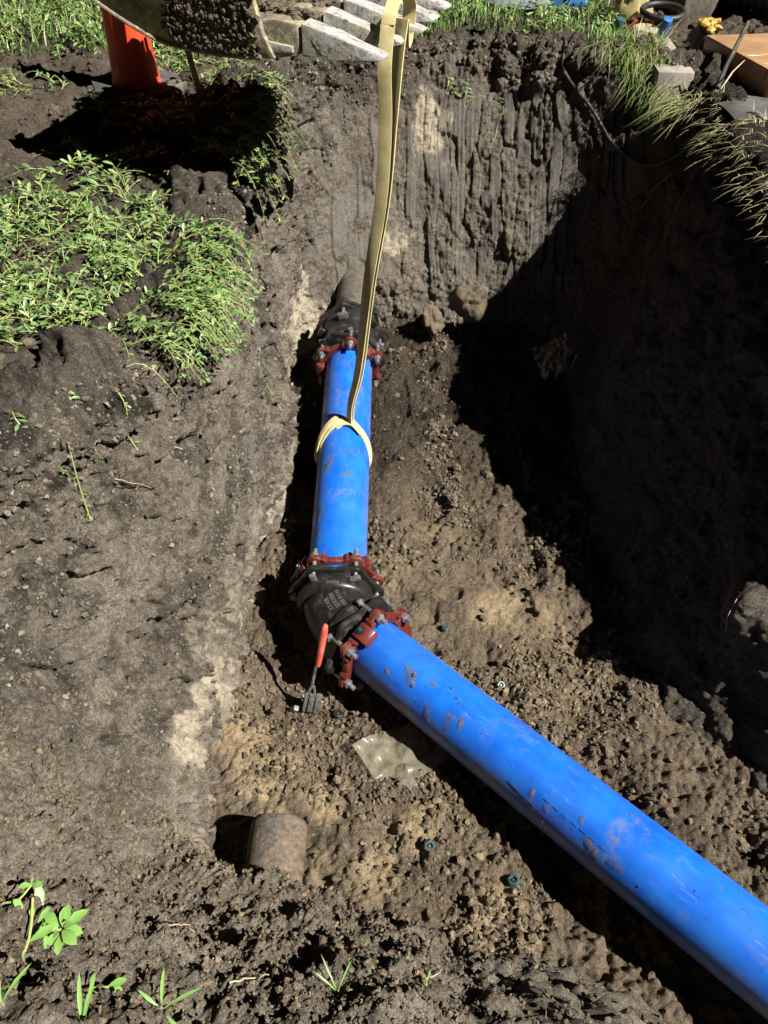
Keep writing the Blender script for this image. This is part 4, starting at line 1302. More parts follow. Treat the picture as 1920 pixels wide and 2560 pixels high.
PA = [(-1.677, 2.591), (-1.232, 2.86), (-0.944, 2.896), (-0.679, 2.591), (-0.52, 2.50), (-0.545, 2.198), (-0.57, 1.964), (-0.64, 1.86), (-0.80, 1.93), (-0.912, 1.86), (-0.999, 1.76), (-1.3, 1.70)]
wd_ = Weeds()
grow(wd_, PA, 600, 0.15, 0.055, 0.032, 9)
grow(wd_, [(-0.70, 1.86), (-0.55, 2.0), (-0.50, 2.5), (-0.64, 2.5), (-0.72, 2.0)], 110, 0.14, 0.045, 0.031, 8, 0.11)
grow(wd_, [(-1.7, 2.95), (-0.62, 2.9), (-0.50, 2.5), (-0.56, 1.9), (-0.75, 1.68), (-1.3, 1.50), (-1.6, 1.6)], 90, 0.14, 0.03, 0.026, 6, 0.13)
wd_.build('weed_patch', M_LEAF, 'thick patch of leafy green weeds on the left bank in the middle of the edge', 'weeds')
wd_ = Weeds()
grow(wd_, [(-0.878, 3.305), (-0.957, 3.986), (-0.798, 4.308), (-0.513, 4.10), (-0.461, 3.701), (-0.56, 3.305), (-0.55, 2.893), (-0.672, 2.856)], 330, 0.15, 0.05, 0.034, 8, 0.14)
grow(wd_, [(-0.62, 3.2), (-0.50, 3.95), (-0.40, 4.15), (-0.44, 3.6), (-0.52, 3.1)], 120, 0.13, 0.05, 0.034, 8, 0.12)
grow(wd_, [(-1.35, 3.70), (-0.946, 3.647), (-0.846, 3.305), (-1.138, 3.35)], 50, 0.15, 0.04, 0.03, 7)
wd_.build('weed_patch', M_LEAF, 'leafy weeds at the foot of the orange cone and the leaning stake', 'weeds')
wd_ = Weeds()
grow(wd_, [(-1.265, 2.931), (-1.259, 3.216), (-1.047, 3.13), (-0.96, 2.90)], 40, 0.20, 0.05, 0.042, 8)
wd_.build('weed_patch', M_LEAF, 'small tuft of flattened weeds lying on bare soil at the left, below the cone', 'weeds')
wd_ = Weeds()
grow(wd_, [(-3.04, 6.0), (-1.80, 6.0), (-1.38, 4.45), (-2.35, 4.38)], 420, 0.16, 0.10, 0.05, 7)
grow(wd_, [(-2.08, 3.99), (-1.53, 4.02), (-1.40, 3.81), (-1.95, 3.65)], 50, 0.13, 0.04, 0.03, 6)
grow(wd_, [(-1.25, 4.7), (-0.98, 4.5), (-0.93, 4.05), (-1.10, 4.05)], 60, 0.14, 0.05, 0.035, 7)
wd_.build('weed_patch', M_LEAF, 'tall weeds and grass in the top left corner behind the orange cone', 'weeds')
wd_ = Weeds()
grow(wd_, [(0.17, 4.66), (0.348, 4.74), (0.724, 4.68), (1.078, 4.50), (1.30, 4.6), (1.5, 5.6), (0.15, 5.6)], 260, 0.14, 0.09, 0.045, 7, 0.1)
wd_.build('weed_patch', M_LEAF, 'leafy weeds along the top of the far end wall', 'weeds')

def grass(name, roots, label, mat, lo, hi, lean, width=0.0035, hang=None):
    V = []; F = []
    for (x, y, z) in roots:
        L = random.uniform(lo, hi); a = random.uniform(0, 2 * PI); ln = random.uniform(*lean) * L
        dx, dy = math.cos(a) * ln, math.sin(a) * ln
        fall = 0.0
        if hang is not None:
            hx, hy, amt = hang(x, y)
            dx += hx * L * amt; dy += hy * L * amt; fall = L * 0.75 * amt
        sx, sy = -math.sin(a + 0.5), math.cos(a + 0.5)
        b = len(V)
        up = L * random.uniform(0.75, 1.0)
        for i, (t, w) in enumerate(((0, 1), (0.4, 0.9), (0.75, 0.6))):
            px_, py_ = x + dx * t ** 1.6, y + dy * t ** 1.6
            pz = z + up * (t - 0.25 * t * t) - fall * 1.6 * t * t - 0.01 * (i == 0)
            w2 = width * w * 0.5
            V += [(px_ - sx * w2, py_ - sy * w2, pz), (px_ + sx * w2, py_ + sy * w2, pz)]
        V.append((x + dx, y + dy, z + up * 0.72 - fall * 1.6))
        F += [(b, b + 1, b + 3), (b, b + 3, b + 2), (b + 2, b + 3, b + 5), (b + 2, b + 5, b + 4), (b + 4, b + 5, b + 6)]
    me = np_mesh(name, np.array(V), np.array(F), mat)
    return link(name, me, label=label, cat='grass', kind='stuff')
def roots(poly, n):
    out = []
    for x, y in poly_points(poly, n):
        d, inw, ins = rim_info(x, y)
        if ins or d < 0.16:
            if ins and d > 0.14: continue
            co, _ = surf((x, y, float(ground_z(np.array([x]), np.array([y]))[0]) - (0.12 * d / 0.14 if ins else 0)))
            out.append((co.x, co.y, co.z))
        else:
            out.append((x, y, top_z(x, y)))
    return out
def hang(x, y):
    d, inw, ins = rim_info(x, y)
    a = float(sstep(0.13, 0.0, np.array(d))) if not ins else 1.0
    return inw[0], inw[1], a * random.uniform(0.5, 1.0)
grass('grass', roots([(0.15, 4.62), (0.348, 4.70), (0.724, 4.64), (1.078, 4.42), (1.34, 4.25), (1.25, 6.1), (0.1, 6.1)], 3600), 'short bright grass along the top of the far end wall', M_GRASS, 0.05, 0.14, (0.1, 0.8), 0.005, hang)
grass('grass', roots([(1.05, 4.55), (1.30, 4.75), (1.36, 4.25), (1.42, 3.80), (1.32, 3.85), (1.25, 4.05), (1.02, 4.30)], 1500), 'long grass spilling over the corner of the trench beside the concrete slab', M_GRASS, 0.06, 0.17, (0.2, 0.9), 0.0045, hang)
grass('dry_grass', roots([(1.10, 4.45), (1.38, 4.5), (1.40, 4.1), (1.46, 3.74), (1.34, 3.75), (1.25, 4.05), (1.02, 4.30)], 700), 'pale dead blades mixed into the long grass at the corner', M_DRY, 0.06, 0.20, (0.3, 1.0), 0.0035, hang)
grass('dry_grass', roots([(1.36, 3.86), (1.52, 3.80), (1.62, 3.35), (1.45, 2.7), (1.42, 2.3), (1.34, 2.7), (1.34, 3.3)], 800), 'dry straw-coloured grass along the rim at the right edge', M_DRY, 0.03, 0.085, (0.3, 1.0), 0.0035, hang)
grass('grass', roots([(-3.0, 6.2), (-1.0, 6.2), (-0.6, 4.6), (-1.0, 4.3), (-1.4, 4.4), (-2.4, 4.35)], 2600), 'blurred grass behind the orange cone at the top left', M_GRASS, 0.06, 0.18, (0.2, 0.8), 0.006)
grass('grass', roots(PA, 140), 'thin grass blades among the weeds on the left bank', M_GRASS, 0.05, 0.13, (0.4, 1.1), 0.003, hang)

# single plants one can count, leaf by leaf
def plant(name, label, base, stems, leaves, leafmat=M_LEAF2, group=None):
    """stems: list of (offset path, radius); leaves: (pos, dir, normal, len, width, curl), all relative to base"""
    o = empty(name, base, label, 'plant', group)
    bpy.context.view_layer.update()
    for pts, r in stems:
        m = MB(); m.tube([Vector(p) for p in crspline(pts, 12)], r, 6)
        m.build('stem', M_STEM, o)
    for p, d, n, L, w, c in leaves:
        V, F = leaf_arrays([p], [d], [n], [L], [w], [c])
        me = np_mesh('leaf', V, F, leafmat)
        lf = link('leaf', me, o)
    return o
def rosette(c, n, L, w, tilt=0.5, a0=0.0, spread=2 * PI):
    out = []
    for k in range(n):
        a = a0 + spread * k / n + random.uniform(-0.25, 0.25)
        t = tilt * random.uniform(0.6, 1.4)
        d = (math.cos(a), math.sin(a), t)
        p = (c[0] + 0.006 * math.cos(a), c[1] + 0.006 * math.sin(a), c[2] + random.uniform(-0.008, 0.008))
        out.append((p, d, (-math.cos(a) * t * 0.6, -math.sin(a) * t * 0.6, 1), L * random.uniform(0.7, 1.15), w * random.uniform(0.85, 1.15), random.uniform(0.1, 0.5)))
    return out
def bank(x, y, z):
    co, n = surf((x, y, z)); return co + n * 0.006
# main rosette in the lower left corner, its companion and small shoots
b0 = bank(-0.60, 0.47, -0.38)
lv = rosette((0, 0, 0.012), 8, 0.042, 0.021, 0.5) + rosette((0, 0, 0.022), 4, 0.022, 0.010, 1.3)
lv += [((-0.05, 0.035, 0.004), (-0.2, 0.7, 0.5), (0.5, -0.2, 1), 0.052, 0.019, 0.1), ((-0.040, 0.008, 0.012), (-1, 0.35, 0.25), (0.1, 0.2, 1), 0.058, 0.024, 0.2)]
plant('weed_plant', 'bright green rosette of rounded leaves on loose earth at the lower left edge', b0,
      [([(-0.16, -0.02, 0.03), (-0.11, 0.0, 0.015), (-0.05, -0.004, 0.01), (0, 0, 0.012)], 0.0028), ([(-0.04, 0.0, 0.01), (-0.05, 0.025, 0.008), (-0.05, 0.035, 0.006)], 0.0014)], lv)
b1 = bank(-0.63, 0.41, -0.33)
lv = [((-0.005, 0.02, 0.01), (0.8, 0.5, 0.3), (0, 0, 1), 0.046, 0.020, 0.2), ((-0.02, 0.0, 0.01), (-0.8, -0.4, 0.3), (0, 0, 1), 0.048, 0.020, 0.3),
      ((-0.01, 0.0, 0.01), (0.1, -1, 0.2), (0, 0, 1), 0.032, 0.012, 0.4), ((0.0, 0.05, 0.012), (0.5, 0.8, 0.4), (0, 0, 1), 0.03, 0.012, 0.2),
      ((-0.04, -0.05, 0.02), (-0.5, 0.8, 0.2), (0, 0, 1), 0.045, 0.016, 0.2), ((-0.035, 0.075, 0.012), (-0.5, 0.3, 0.4), (0, 0, 1), 0.024, 0.013, 0.3), ((-0.02, 0.08, 0.012), (0.3, -0.8, 0.3), (0, 0, 1), 0.022, 0.012, 0.3)]
plant('weed_plant', 'taller weed with drooping pale leaves below the rosette in the lower left corner', b1,
      [([(-0.02, 0.09, 0.02), (-0.01, 0.04, 0.012), (-0.012, 0, 0.008), (-0.035, -0.05, 0.02), (-0.03, -0.10, 0.03)], 0.0024)], lv)
b2 = bank(-0.50, 0.37, -0.37)
plant('weed_plant', 'small yellowish seedling with two grey-green oval leaves near the lower left corner', b2,
      [([(-0.05, -0.008, 0.006), (-0.02, 0, 0.01), (0.012, 0.002, 0.012)], 0.0022)],
      [((0.012, 0.002, 0.012), (1, 0.35, 0.3), (0, 0, 1), 0.034, 0.015, 0.2), ((0.012, 0, 0.012), (1, -0.1, 0.2), (0, 0, 1), 0.028, 0.012, 0.2), ((-0.015, 0, 0.01), (0.6, -0.5, 0.4), (0, 0, 1), 0.024, 0.009, 0.3), ((-0.02, 0, 0.01), (0.3, 0.9, 0.6), (0, 0, 1), 0.026, 0.008, 0.1)])
b2 = bank(-0.66, 0.52, -0.33)
plant('weed_plant', 'tiny curled seedling with two round leaves at the left edge above the rosette', b2,
      [([(-0.05, -0.015, 0.0), (-0.02, -0.012, 0.008), (0.0, 0.012, 0.016)], 0.002)],
      [((0, 0.012, 0.016), (0.7, -0.1, 0.4), (0, 0, 1), 0.024, 0.014, 0.3), ((0, 0.012, 0.016), (-0.7, -0.2, 0.4), (0, 0, 1), 0.022, 0.013, 0.3), ((0, 0.012, 0.016), (0.1, 0.6, 0.6), (0, 0, 1), 0.014, 0.006, 0.1)])
def shoot(name, label, x, y, z, blades, L, w):
    b = bank(x, y, z)
    lv = []
    for a, t in blades:
        lv.append(((0, 0, 0), (math.cos(a), math.sin(a), t), (-math.cos(a) * t, -math.sin(a) * t, 1), L * random.uniform(0.7, 1.1), w, 0.35))
    return plant(name, label, b, [([(0, 0, -0.01), (0.001, 0, 0.004), (0.002, 0.001, 0.012)], 0.0015)], lv, M_LEAF2)
shoot('grass_shoot', 'broad green grass shoot at the bottom edge, right of the seedlings', -0.40, 0.345, -0.40, [(0.4, 0.7), (1.6, 1.0), (3.6, 0.6), (4.3, 0.5), (5.6, 0.5), (2.6, 0.8)], 0.075, 0.007)
shoot('grass_shoot', 'long pale blade pair standing at the bottom edge below the seedling', -0.475, 0.30, -0.25, [(1.3, 1.5), (4.4, 0.6), (1.8, 0.9)], 0.085, 0.008)
shoot('grass_shoot', 'thin green grass shoot near the middle of the bottom edge', -0.10, 0.40, -0.62, [(2.1, 1.0), (1.1, 0.8), (0.1, 0.5), (2.6, 1.3)], 0.075, 0.0035)
shoot('grass_shoot', 'tiny pale grass shoot on the near bank right of the bottom middle', 0.09, 0.425, -0.68, [(1.2, 0.9), (4.2, 0.4)], 0.035, 0.0035)
shoot('grass_shoot', 'short grass blades at the far left of the bottom edge', -0.585, 0.29, -0.18, [(1.9, 0.9), (0.9, 0.9), (2.8, 0.6), (4.6, 0.6)], 0.06, 0.007)

def trailing(label, pts, n, L, name='hanging_weed', leafmat=M_LEAF, w=0.34, r=0.0016):
    """a weed hanging down an earth face; pts are snapped on to it"""
    P_ = []
    for p in pts:
        co, nn = surf(p); P_.append(co + nn * 0.008)
    path = [Vector(p) for p in crspline(P_, 14)]
    b = path[0]
    lv = []
    for k in range(n):
        f = (k + 0.6) / n * 12.9; i = int(f); p = path[i].lerp(path[i + 1], f - i)
        ax = (path[i + 1] - path[i]).normalized(); _, nn = surf(p)
        sd = ax.cross(nn).normalized() * (1 if k % 2 else -1)
        d = ax * random.uniform(0.3, 0.9) + sd * random.uniform(0.4, 1.0) + nn * random.uniform(0.2, 0.7)
        s_ = L * random.uniform(0.6, 1.15)
        lv.append((tuple(p - b), tuple(d), tuple(nn + Vector((0, 0, 0.4))), s_, s_ * w, 0.3))
    return plant(name, label, b, [([tuple(p - b) for p in path[::3]] + [tuple(path[-1] - b)], r)], lv, leafmat)
trailing('bushy weed hanging over the left bank edge below the big weed patch', [(-.85, 1.62, 0), (-.82, 1.59, -.06), (-.78, 1.57, -.13), (-.76, 1.55, -.17)], 22, 0.027)
trailing('leafy trailing weed at the left edge with its tip on bare earth', [(-.95, 1.50, 0), (-.90, 1.48, -.03), (-.86, 1.46, -.09), (-.83, 1.45, -.13)], 20, 0.026)
trailing('thin single trailing weed on the left wall, its tip turned up green', [(-.72, 1.68, -.03), (-.71, 1.66, -.10), (-.70, 1.64, -.15), (-.68, 1.63, -.19)], 12, 0.020)
trailing('long bare stalk lying down the left wall from the trailing weeds', [(-.80, 1.50, -.05), (-.77, 1.45, -.15), (-.74, 1.41, -.25)], 4, 0.014)
trailing('wispy grass-like weed hanging off the left wall beside the far pipe', [(-.53, 2.62, -.25), (-.51, 2.62, -.45), (-.47, 2.64, -.62), (-.44, 2.62, -.82)], 14, 0.05, leafmat=M_GRASS, w=0.06)
trailing('tiny pale weed low on the left wall level with the elbow', [(-.55, 1.70, -.66), (-.55, 1.70, -.72), (-.54, 1.69, -.76)], 6, 0.022)
for lab, p, n in (('small green weed on the far end wall right of the sling', (.33, 4.46, -.02), 7), ('feathery sprig on the far end wall near its middle top', (.42, 4.46, -.06), 8), ('short sprig lying on the far end wall below the grass', (.62, 4.40, -.12), 6), ('leafy sprig at the top of the far end wall beside the cable', (.80, 4.45, .06), 7)):
    x, y, z = p
    trailing(lab, [(x, y, z), (x + .02, y - .01, z - .05), (x + .05, y - .02, z - .10)], n, 0.034)
RT = [((-.77, 1.50, -.14), (-.70, 1.53, -.24), (-.66, 1.60, -.30)), ((-.66, 1.75, -.25), (-.63, 1.78, -.35), (-.62, 1.80, -.42)), ((-.45, .55, -.55), (-.42, .57, -.62), (-.42, .58, -.70)),
      ((.12, .5, -.75), (.14, .53, -.85), (.13, .58, -.95)), ((1.30, 3.4, -.1), (1.26, 3.3, -.25), (1.27, 3.25, -.4)), ((1.25, 3.7, -.15), (1.2, 3.72, -.3), (1.1, 3.7, -.38)),
      ((.35, .42, -.5), (.40, .46, -.7), (.38, .5, -.85)), ((1.12, 1.6, -.75), (1.10, 1.55, -.85), (1.10, 1.52, -.95)), ((-.3, .42, -.5), (-.25, .45, -.55), (-.2, .47, -.62)), ((.60, 4.35, -.25), (.58, 4.3, -.32), (.55, 4.28, -.36))]
RL = ['pale root hair lying slanted across the upper left wall below the trailing weeds', 'short pale root on the left wall under the big weed patch', 'pale root dangling on the near bank left of the rusty pipe', 'thin root on the near bank below the middle of the picture', 'pale root hanging in shadow on the right wall under the dry grass', 'pale root poking out of the shaded corner by the cable', 'long thin root on the near bank towards the long pipe', 'fine root on the dark right wall beside the lit lump', 'pale root lying on the near bank right of the rosette', 'thin root on the far end wall below the short sprig']
for p, rlab in zip(RT, RL):
    P_ = [surf(q_)[0] + surf(q_)[1] * 0.007 for q_ in p]
    m = MB(); pts = [Vector(k) + Vector((random.uniform(-1, 1), random.uniform(-1, 1), random.uniform(-1, 1))) * 0.003 for k in crspline(P_, 12)]
    m.tube(pts, [0.0016 * (1.1 - 0.6 * i / 11) for i in range(12)], 5)
    m.build('root', M_ROOT, label=rlab, cat='root', group='loose pale roots in the earth walls')

# ------------------------------------------------------------------ things lying in the trench
# red handled tool
tool = empty('hand_tool', (-0.285, 1.50, floor_z(-.285, 1.5)), 'red handled steel bar tool with a forked head leaning against the elbow', 'hand tool')
bpy.context.view_layer.update()
TA = Vector((-0.285, 1.495, floor_z(-.285, 1.495) + 0.012)); TB = Vector((-0.200, 1.605, -0.955))
td = (TB - TA).normalized(); tx = td.cross(Vector((0, -1, 0.2))).normalized(); ty = td.cross(tx)
LT_ = (TB - TA).length
tp = lambda l, x=0, y=0: TA + td * l + tx * x + ty * y
m = MB(); m.tube([tp(LT_ * f, 0.003 * math.sin(4 * f)) for f in (0.55, 0.58, 0.64, 0.72, 0.80, 0.88, 0.95, 0.985, 1.0)], [0.0085, 0.0105, 0.0115, 0.0125, 0.0135, 0.0135, 0.0125, 0.010, 0.005], 14)
local(tool, m, 'handle', M_HANDLE)
m = MB(); m.tube([tp(LT_ * f, -0.004 * math.sin(3 * f)) for f in (0.30, 0.38, 0.46, 0.56)], [0.0068, 0.0062, 0.0055, 0.0055], 8)
local(tool, m, 'shaft', M_TOOL)
for s_ in (-1, 1):
    m = MB(); m.tube([tp(LT_ * 0.315, 0.003 * s_), tp(LT_ * 0.26, 0.010 * s_), tp(LT_ * 0.20, 0.013 * s_), tp(LT_ * 0.10, 0.014 * s_)], [0.0055, 0.005, 0.005, 0.005], 8)
    local(tool, m, 'fork_prong', M_TOOL)
Rt = Matrix((tx, ty, td)).transposed()
for x, w, l in ((-0.015, 0.012, 0.085), (0.006, 0.020, 0.080), (0.031, 0.022, 0.075)):
    m = MB(); m.box(tp(0.025 + l * 0.35, x, 0), (w, 0.026, l), Rt); local(tool, m, 'jaw_plate', M_TOOL, bevel=0.002)
m = MB(); m.cyl(tp(0.06, -0.03), tp(0.06, 0.05), 0.007, seg=12); local(tool, m, 'pin', M_TOOL, bevel=0.001)
zz = floor_z(-.335, 1.50)
m = MB(); m.box((-.335, 1.505, zz + 0.022), (0.020, 0.020, 0.055), Matrix.Rotation(0.5, 3, 'Y') @ Matrix.Rotation(0.3, 3, 'X'))
m.build('steel_wedge', M_TOOL, bevel=0.004, label='small bright steel wedge lying left of the forked tool head', cat='wedge')

def hexnut(x, y, label, tilt=(0, 0), r=0.0185, mat=M_CAP):
    z = floor_z(x, y) + 0.006
    o = empty('hex_cap', (x, y, z), label, 'nut', 'dark green hexagonal caps dropped on the trench floor', (tilt[0], tilt[1], random.random()))
    m = MB(); m.ringprism(sum([[(r * math.cos(k * PI / 3), r * math.sin(k * PI / 3)), (r * 0.87 * math.cos(k * PI / 3 + PI / 6), r * 0.87 * math.sin(k * PI / 3 + PI / 6))] for k in range(6)], []), r * 0.55, Matrix(), 0, 0.016)
    m.build('cap_body', mat, o, bevel=0.001)
    m = MB(); m.cyl((0, 0, -0.002), (0, 0, 0.006), r * 0.54, seg=16); m.build('cap_bottom', M_BLACKPL, o)
    m = MB(); m.cyl((0, 0, 0.004), (0, 0, 0.013), r * 0.26, r * 0.16, seg=12); m.build('screw_tip', M_BOLT, o)
    return o
hexnut(.397, .865, 'dark green hexagonal cap lying open end up, nearest of the caps to the long pipe', (-0.25, 0.1))
hexnut(.141, .972, 'dark green hexagonal cap half tilted above a hollow in the floor', (0.75, -0.2))
hexnut(.430, 1.568, 'dusty green cap half buried in crumbs beyond the long pipe', (0.5, 0.3), 0.017)
hexnut(.242, 1.835, 'small green cap on the floor just right of the elbow', (-0.4, 0.4), 0.015)
zz = floor_z(-.168, 1.465)
cp = empty('round_cap', (-.168, 1.465, zz + 0.008), 'round black rubber cap on the floor right of the tool', 'cap', None, (-0.3, 0.15, 0))
m = MB(); m.lathe([(1e-4, 0), (0.017, 0), (0.019, 0.003), (0.019, 0.009), (0.0165, 0.012), (0.009, 0.012), (0.0075, 0.006), (1e-4, 0.006)], Matrix(), 28); m.build('cap_body', M_BLACKPL, cp, angle=35)
m = MB(); m.add(*blob((0, 0, 0.008), 0.005, (0, 0, 1), 5)); m.build('dirt_plug', M_CRUMB, cp)

# plastic film sheets
def film(name, label, corners, mat, hgt, amp, n=34, seed=0, tail=None):
    A_, B_, C_, D_ = [np.array(c, float) for c in corners]
    u, w = np.meshgrid(np.linspace(0, 1, n), np.linspace(0, 1, n))
    u = u[..., None]; w = w[..., None]
    P_ = (A_ * (1 - u) + B_ * u) * (1 - w) + (D_ * (1 - u) + C_ * u) * w
    f = np.stack([u[..., 0].ravel() * 3, w[..., 0].ravel() * 3, np.full(n * n, seed * 3.1)], 1)
    d = (np.abs(vnoise(f * 1.1, 300 + seed)) * 1.0 + 0.55 * np.abs(vnoise(f * 2.6, 310 + seed)) + 0.2 * vnoise(f * 6, 311)).reshape(n, n)
    dome = (np.sin(PI * u[..., 0]) * np.sin(PI * w[..., 0])) ** 0.5
    edge = 1 - dome
    P_[..., 2] += hgt * dome + amp * d + edge * amp * 0.9 * vnoise(f * 2.2, 320 + seed).reshape(n, n)
    P_[..., 0] += 0.014 * vnoise(f * 1.2, 330 + seed).reshape(n, n) + 0.004 * vnoise(f * 5, 332).reshape(n, n)
    P_[..., 1] += 0.014 * vnoise(f * 1.2, 340 + seed).reshape(n, n) + 0.004 * vnoise(f * 5, 342).reshape(n, n)
    for k in range(n):
        for l in range(0):
            pass
    gi = np.arange(n * n).reshape(n, n)
    F = np.stack([gi[:-1, :-1], gi[:-1, 1:], gi[1:, 1:], gi[1:, :-1]], 2).reshape(-1, 4)
    V = P_.reshape(-1, 3)
    if tail is not None:
        b = len(V); base_ = gi[0, : n // 3]
        tip = np.array(tail)
        ext = []
        for k in range(6):
            t = (k + 1) / 6
            row = V[base_] * (1 - t) + tip * t
            row[:, 2] += 0.015 * math.sin(PI * t) + 0.006 * np.sin(np.arange(len(base_)) * 2.1 + k)
            ext.append(row)
        ids = [base_] + [b + k * len(base_) + np.arange(len(base_)) for k in range(6)]
        F2 = np.concatenate([np.stack([ids[k][:-1], ids[k + 1][:-1], ids[k + 1][1:], ids[k][1:]], 1) for k in range(6)])
        V = np.vstack([V] + ext); F = np.vstack([F, F2])
    return link(name, np_mesh(name, V, F, mat), label=label, cat='plastic film')
fz_ = lambda x, y: (x, y, floor_z(x, y) + 0.022)
OUTL = [(-0.081, 1.299), (-0.052, 1.322), (0.0, 1.350), (0.073, 1.367), (0.104, 1.398), (0.149, 1.358), (0.193, 1.312), (0.214, 1.27), (0.174, 1.238), (0.124, 1.209), (0.103, 1.196), (0.092, 1.142), (0.073, 1.176), (0.05, 1.20), (0.027, 1.214), (0.003, 1.209), (-0.016, 1.206), (-0.045, 1.25)]
def flat_film(name, label, outl, mat, lift, seed):
    O_ = np.array(outl); c = O_.mean(0); O_ = c + (O_ - c) * 1.2
    m_ = 6 * len(O_); q_ = np.linspace(0, len(O_), m_, endpoint=False)
    B_ = np.stack([np.interp(q_, range(len(O_) + 1), np.append(O_[:, k], O_[0, k])) for k in (0, 1)], 1)
    R_n = 16; V = [np.append(c, 0)]; 
    zc = floor_z(*c) + lift
    rows = []
    for r_ in range(1, R_n + 1):
        t = r_ / R_n
        xy = c + (B_ - c) * t
        rows.append(np.column_stack([xy, np.full(m_, 0.0)]))
    V = np.vstack([V] + rows)
    f = np.column_stack([V[:, :2] * 11, np.full(len(V), seed * 1.7)])
    fold = np.abs(vnoise(f * 0.9, 500)) * 0.030 + np.abs(vnoise(f * 2.3, 501)) * 0.013 + vnoise(f * 6, 502) * 0.003
    tt_ = np.concatenate([[0], np.repeat(np.arange(1, R_n + 1) / R_n, m_)])
    V[:, 2] = zc + fold - 0.010 * tt_ + 0.030 * sstep(0.80, 1.0, tt_) * np.clip(vnoise(f * 1.6, 503) + 0.25, -0.3, 1)
    V[:, 2] = np.maximum(V[:, 2], np.array([floor_z(*p) for p in V[:, :2]]) + 0.009 + 0.4 * fold * (1 - 0.6 * tt_))
    F = [(0, 1 + k, 1 + (k + 1) % m_) for k in range(m_)]
    for r_ in range(R_n - 1):
        a0 = 1 + r_ * m_; a1 = a0 + m_
        for k in range(m_):
            k2 = (k + 1) % m_
            F += [(a0 + k, a1 + k, a1 + k2), (a0 + k, a1 + k2, a0 + k2)]
    return link(name, np_mesh(name, V, np.array(F), mat), label=label, cat='plastic film')
flat_film('plastic_film', 'crumpled piece of clear dirty plastic film on the trench floor beside the long pipe', OUTL, M_FILM, 0.016, 1)
film('plastic_film', 'crumpled plastic film in deep shadow at the foot of the right wall', [(0.80, 3.20, -1.07), (0.76, 3.42, -1.06), (0.95, 3.48, -0.98), (0.97, 3.24, -1.0)], M_FILM, 0.03, 0.04, seed=4)

# ------------------------------------------------------------------ cable on the far wall
cp_ = [(.90, 4.62, .10), (.925, 4.45, .10), (.93, 4.33, .03), (.96, 4.28, -.02), (1.02, 4.20, -.08), (1.08, 4.10, -.14), (1.14, 4.0, -.21), (1.20, 3.93, -.25), (1.28, 3.86, -.25), (1.38, 3.70, -.15), (1.45, 3.6, .05)]
P_ = []
for p in cp_:
    co, nn = surf(p); P_.append(co + nn * 0.018)
sm = crspline(P_, 60)
for _ in range(10):
    sm[1:-1] = (sm[:-2] + 2 * sm[1:-1] + sm[2:]) / 4
m = MB(); m.tube([tuple(p) for p in sm], 0.0095, 10)
m.build('cable', M_CABLE, label='muddy black cable sagging down the far end wall into the shadow', cat='cable')

# ------------------------------------------------------------------ on the banks
CX, CY = -1.125, 3.86; CZ_ = top_z(CX, CY) + 0.005
cone = empty('traffic_cone', (CX, CY, CZ_), 'orange red tube cone standing on a worn black rubber base', 'traffic cone', None, (0.03, 0.02, 0))
cone.scale = (0.9, 0.9, 0.9)
m = MB()
m.lathe([(0.124, 0.040), (0.119, 0.046), (0.1135, 0.075), (0.108, 0.16), (0.1065, 0.165), (0.1055, 0.18), (0.098, 0.40), (0.085, 0.72), (0.050, 0.86), (0.028, 0.92), (0.028, 0.97), (0.02, 0.975), (0.02, 0.6)], Matrix(), 48)
m.build('tube', M_CONE, cone, angle=35)
oct_ = []
for k in range(8):
    a = PI / 8 + k * PI / 4 + 0.35
    oct_.append((0.235 * math.cos(a), 0.215 * math.sin(a)))
m = MB(); m.ringprism(oct_, 0.118, Matrix(), 0.004, 0.042); m.build('base', M_RUBBER, cone, bevel=0.008)
for k in range(8):
    a = k * PI / 4 + 0.35
    m = MB(); m.box((0.215 * math.cos(a), 0.20 * math.sin(a), 0.008), (0.06, 0.07, 0.05), Matrix.Rotation(a, 3, 'Z')); m.build('foot', M_RUBBER, cone, bevel=0.008)
s0 = Vector((-0.755, 3.53, top_z(-.755, 3.53) - 0.05)); s1 = Vector((-0.90, 3.66, 0.80))
stake = empty('wooden_stake', s0, 'thin pale wooden stake leaning beside the orange cone', 'stake')
bpy.context.view_layer.update()
m = MB(); ZR = (s1 - s0).to_track_quat('Z', 'Y').to_matrix()
m.prism([(-0.011, -0.009), (0.011, -0.009), (0.011, 0.009), (-0.011, 0.009)], frame(s0, s1 - s0), 0, (s1 - s0).length)
local(stake, m, 'shaft', M_WOOD, bevel=0.0015)
m = MB(); m.prism([(-0.013, -0.011), (0.013, -0.011), (0.013, 0.011), (-0.013, 0.011)], frame(s1, s1 - s0), 0.0, 0.05)
local(stake, m, 'painted_tip', M_CONE, bevel=0.0015)

# concrete slab end, right of the long grass
R_ = Matrix.Rotation(-0.06, 3, 'Z')
m = MB(); m.box((1.39, 4.39, 0.045), (0.17, 0.82, 0.14), R_)
sl = m.build('concrete_slab', M_CONC, bevel=0.012, label='grey concrete slab end beside the long grass at the trench corner', cat='concrete slab')
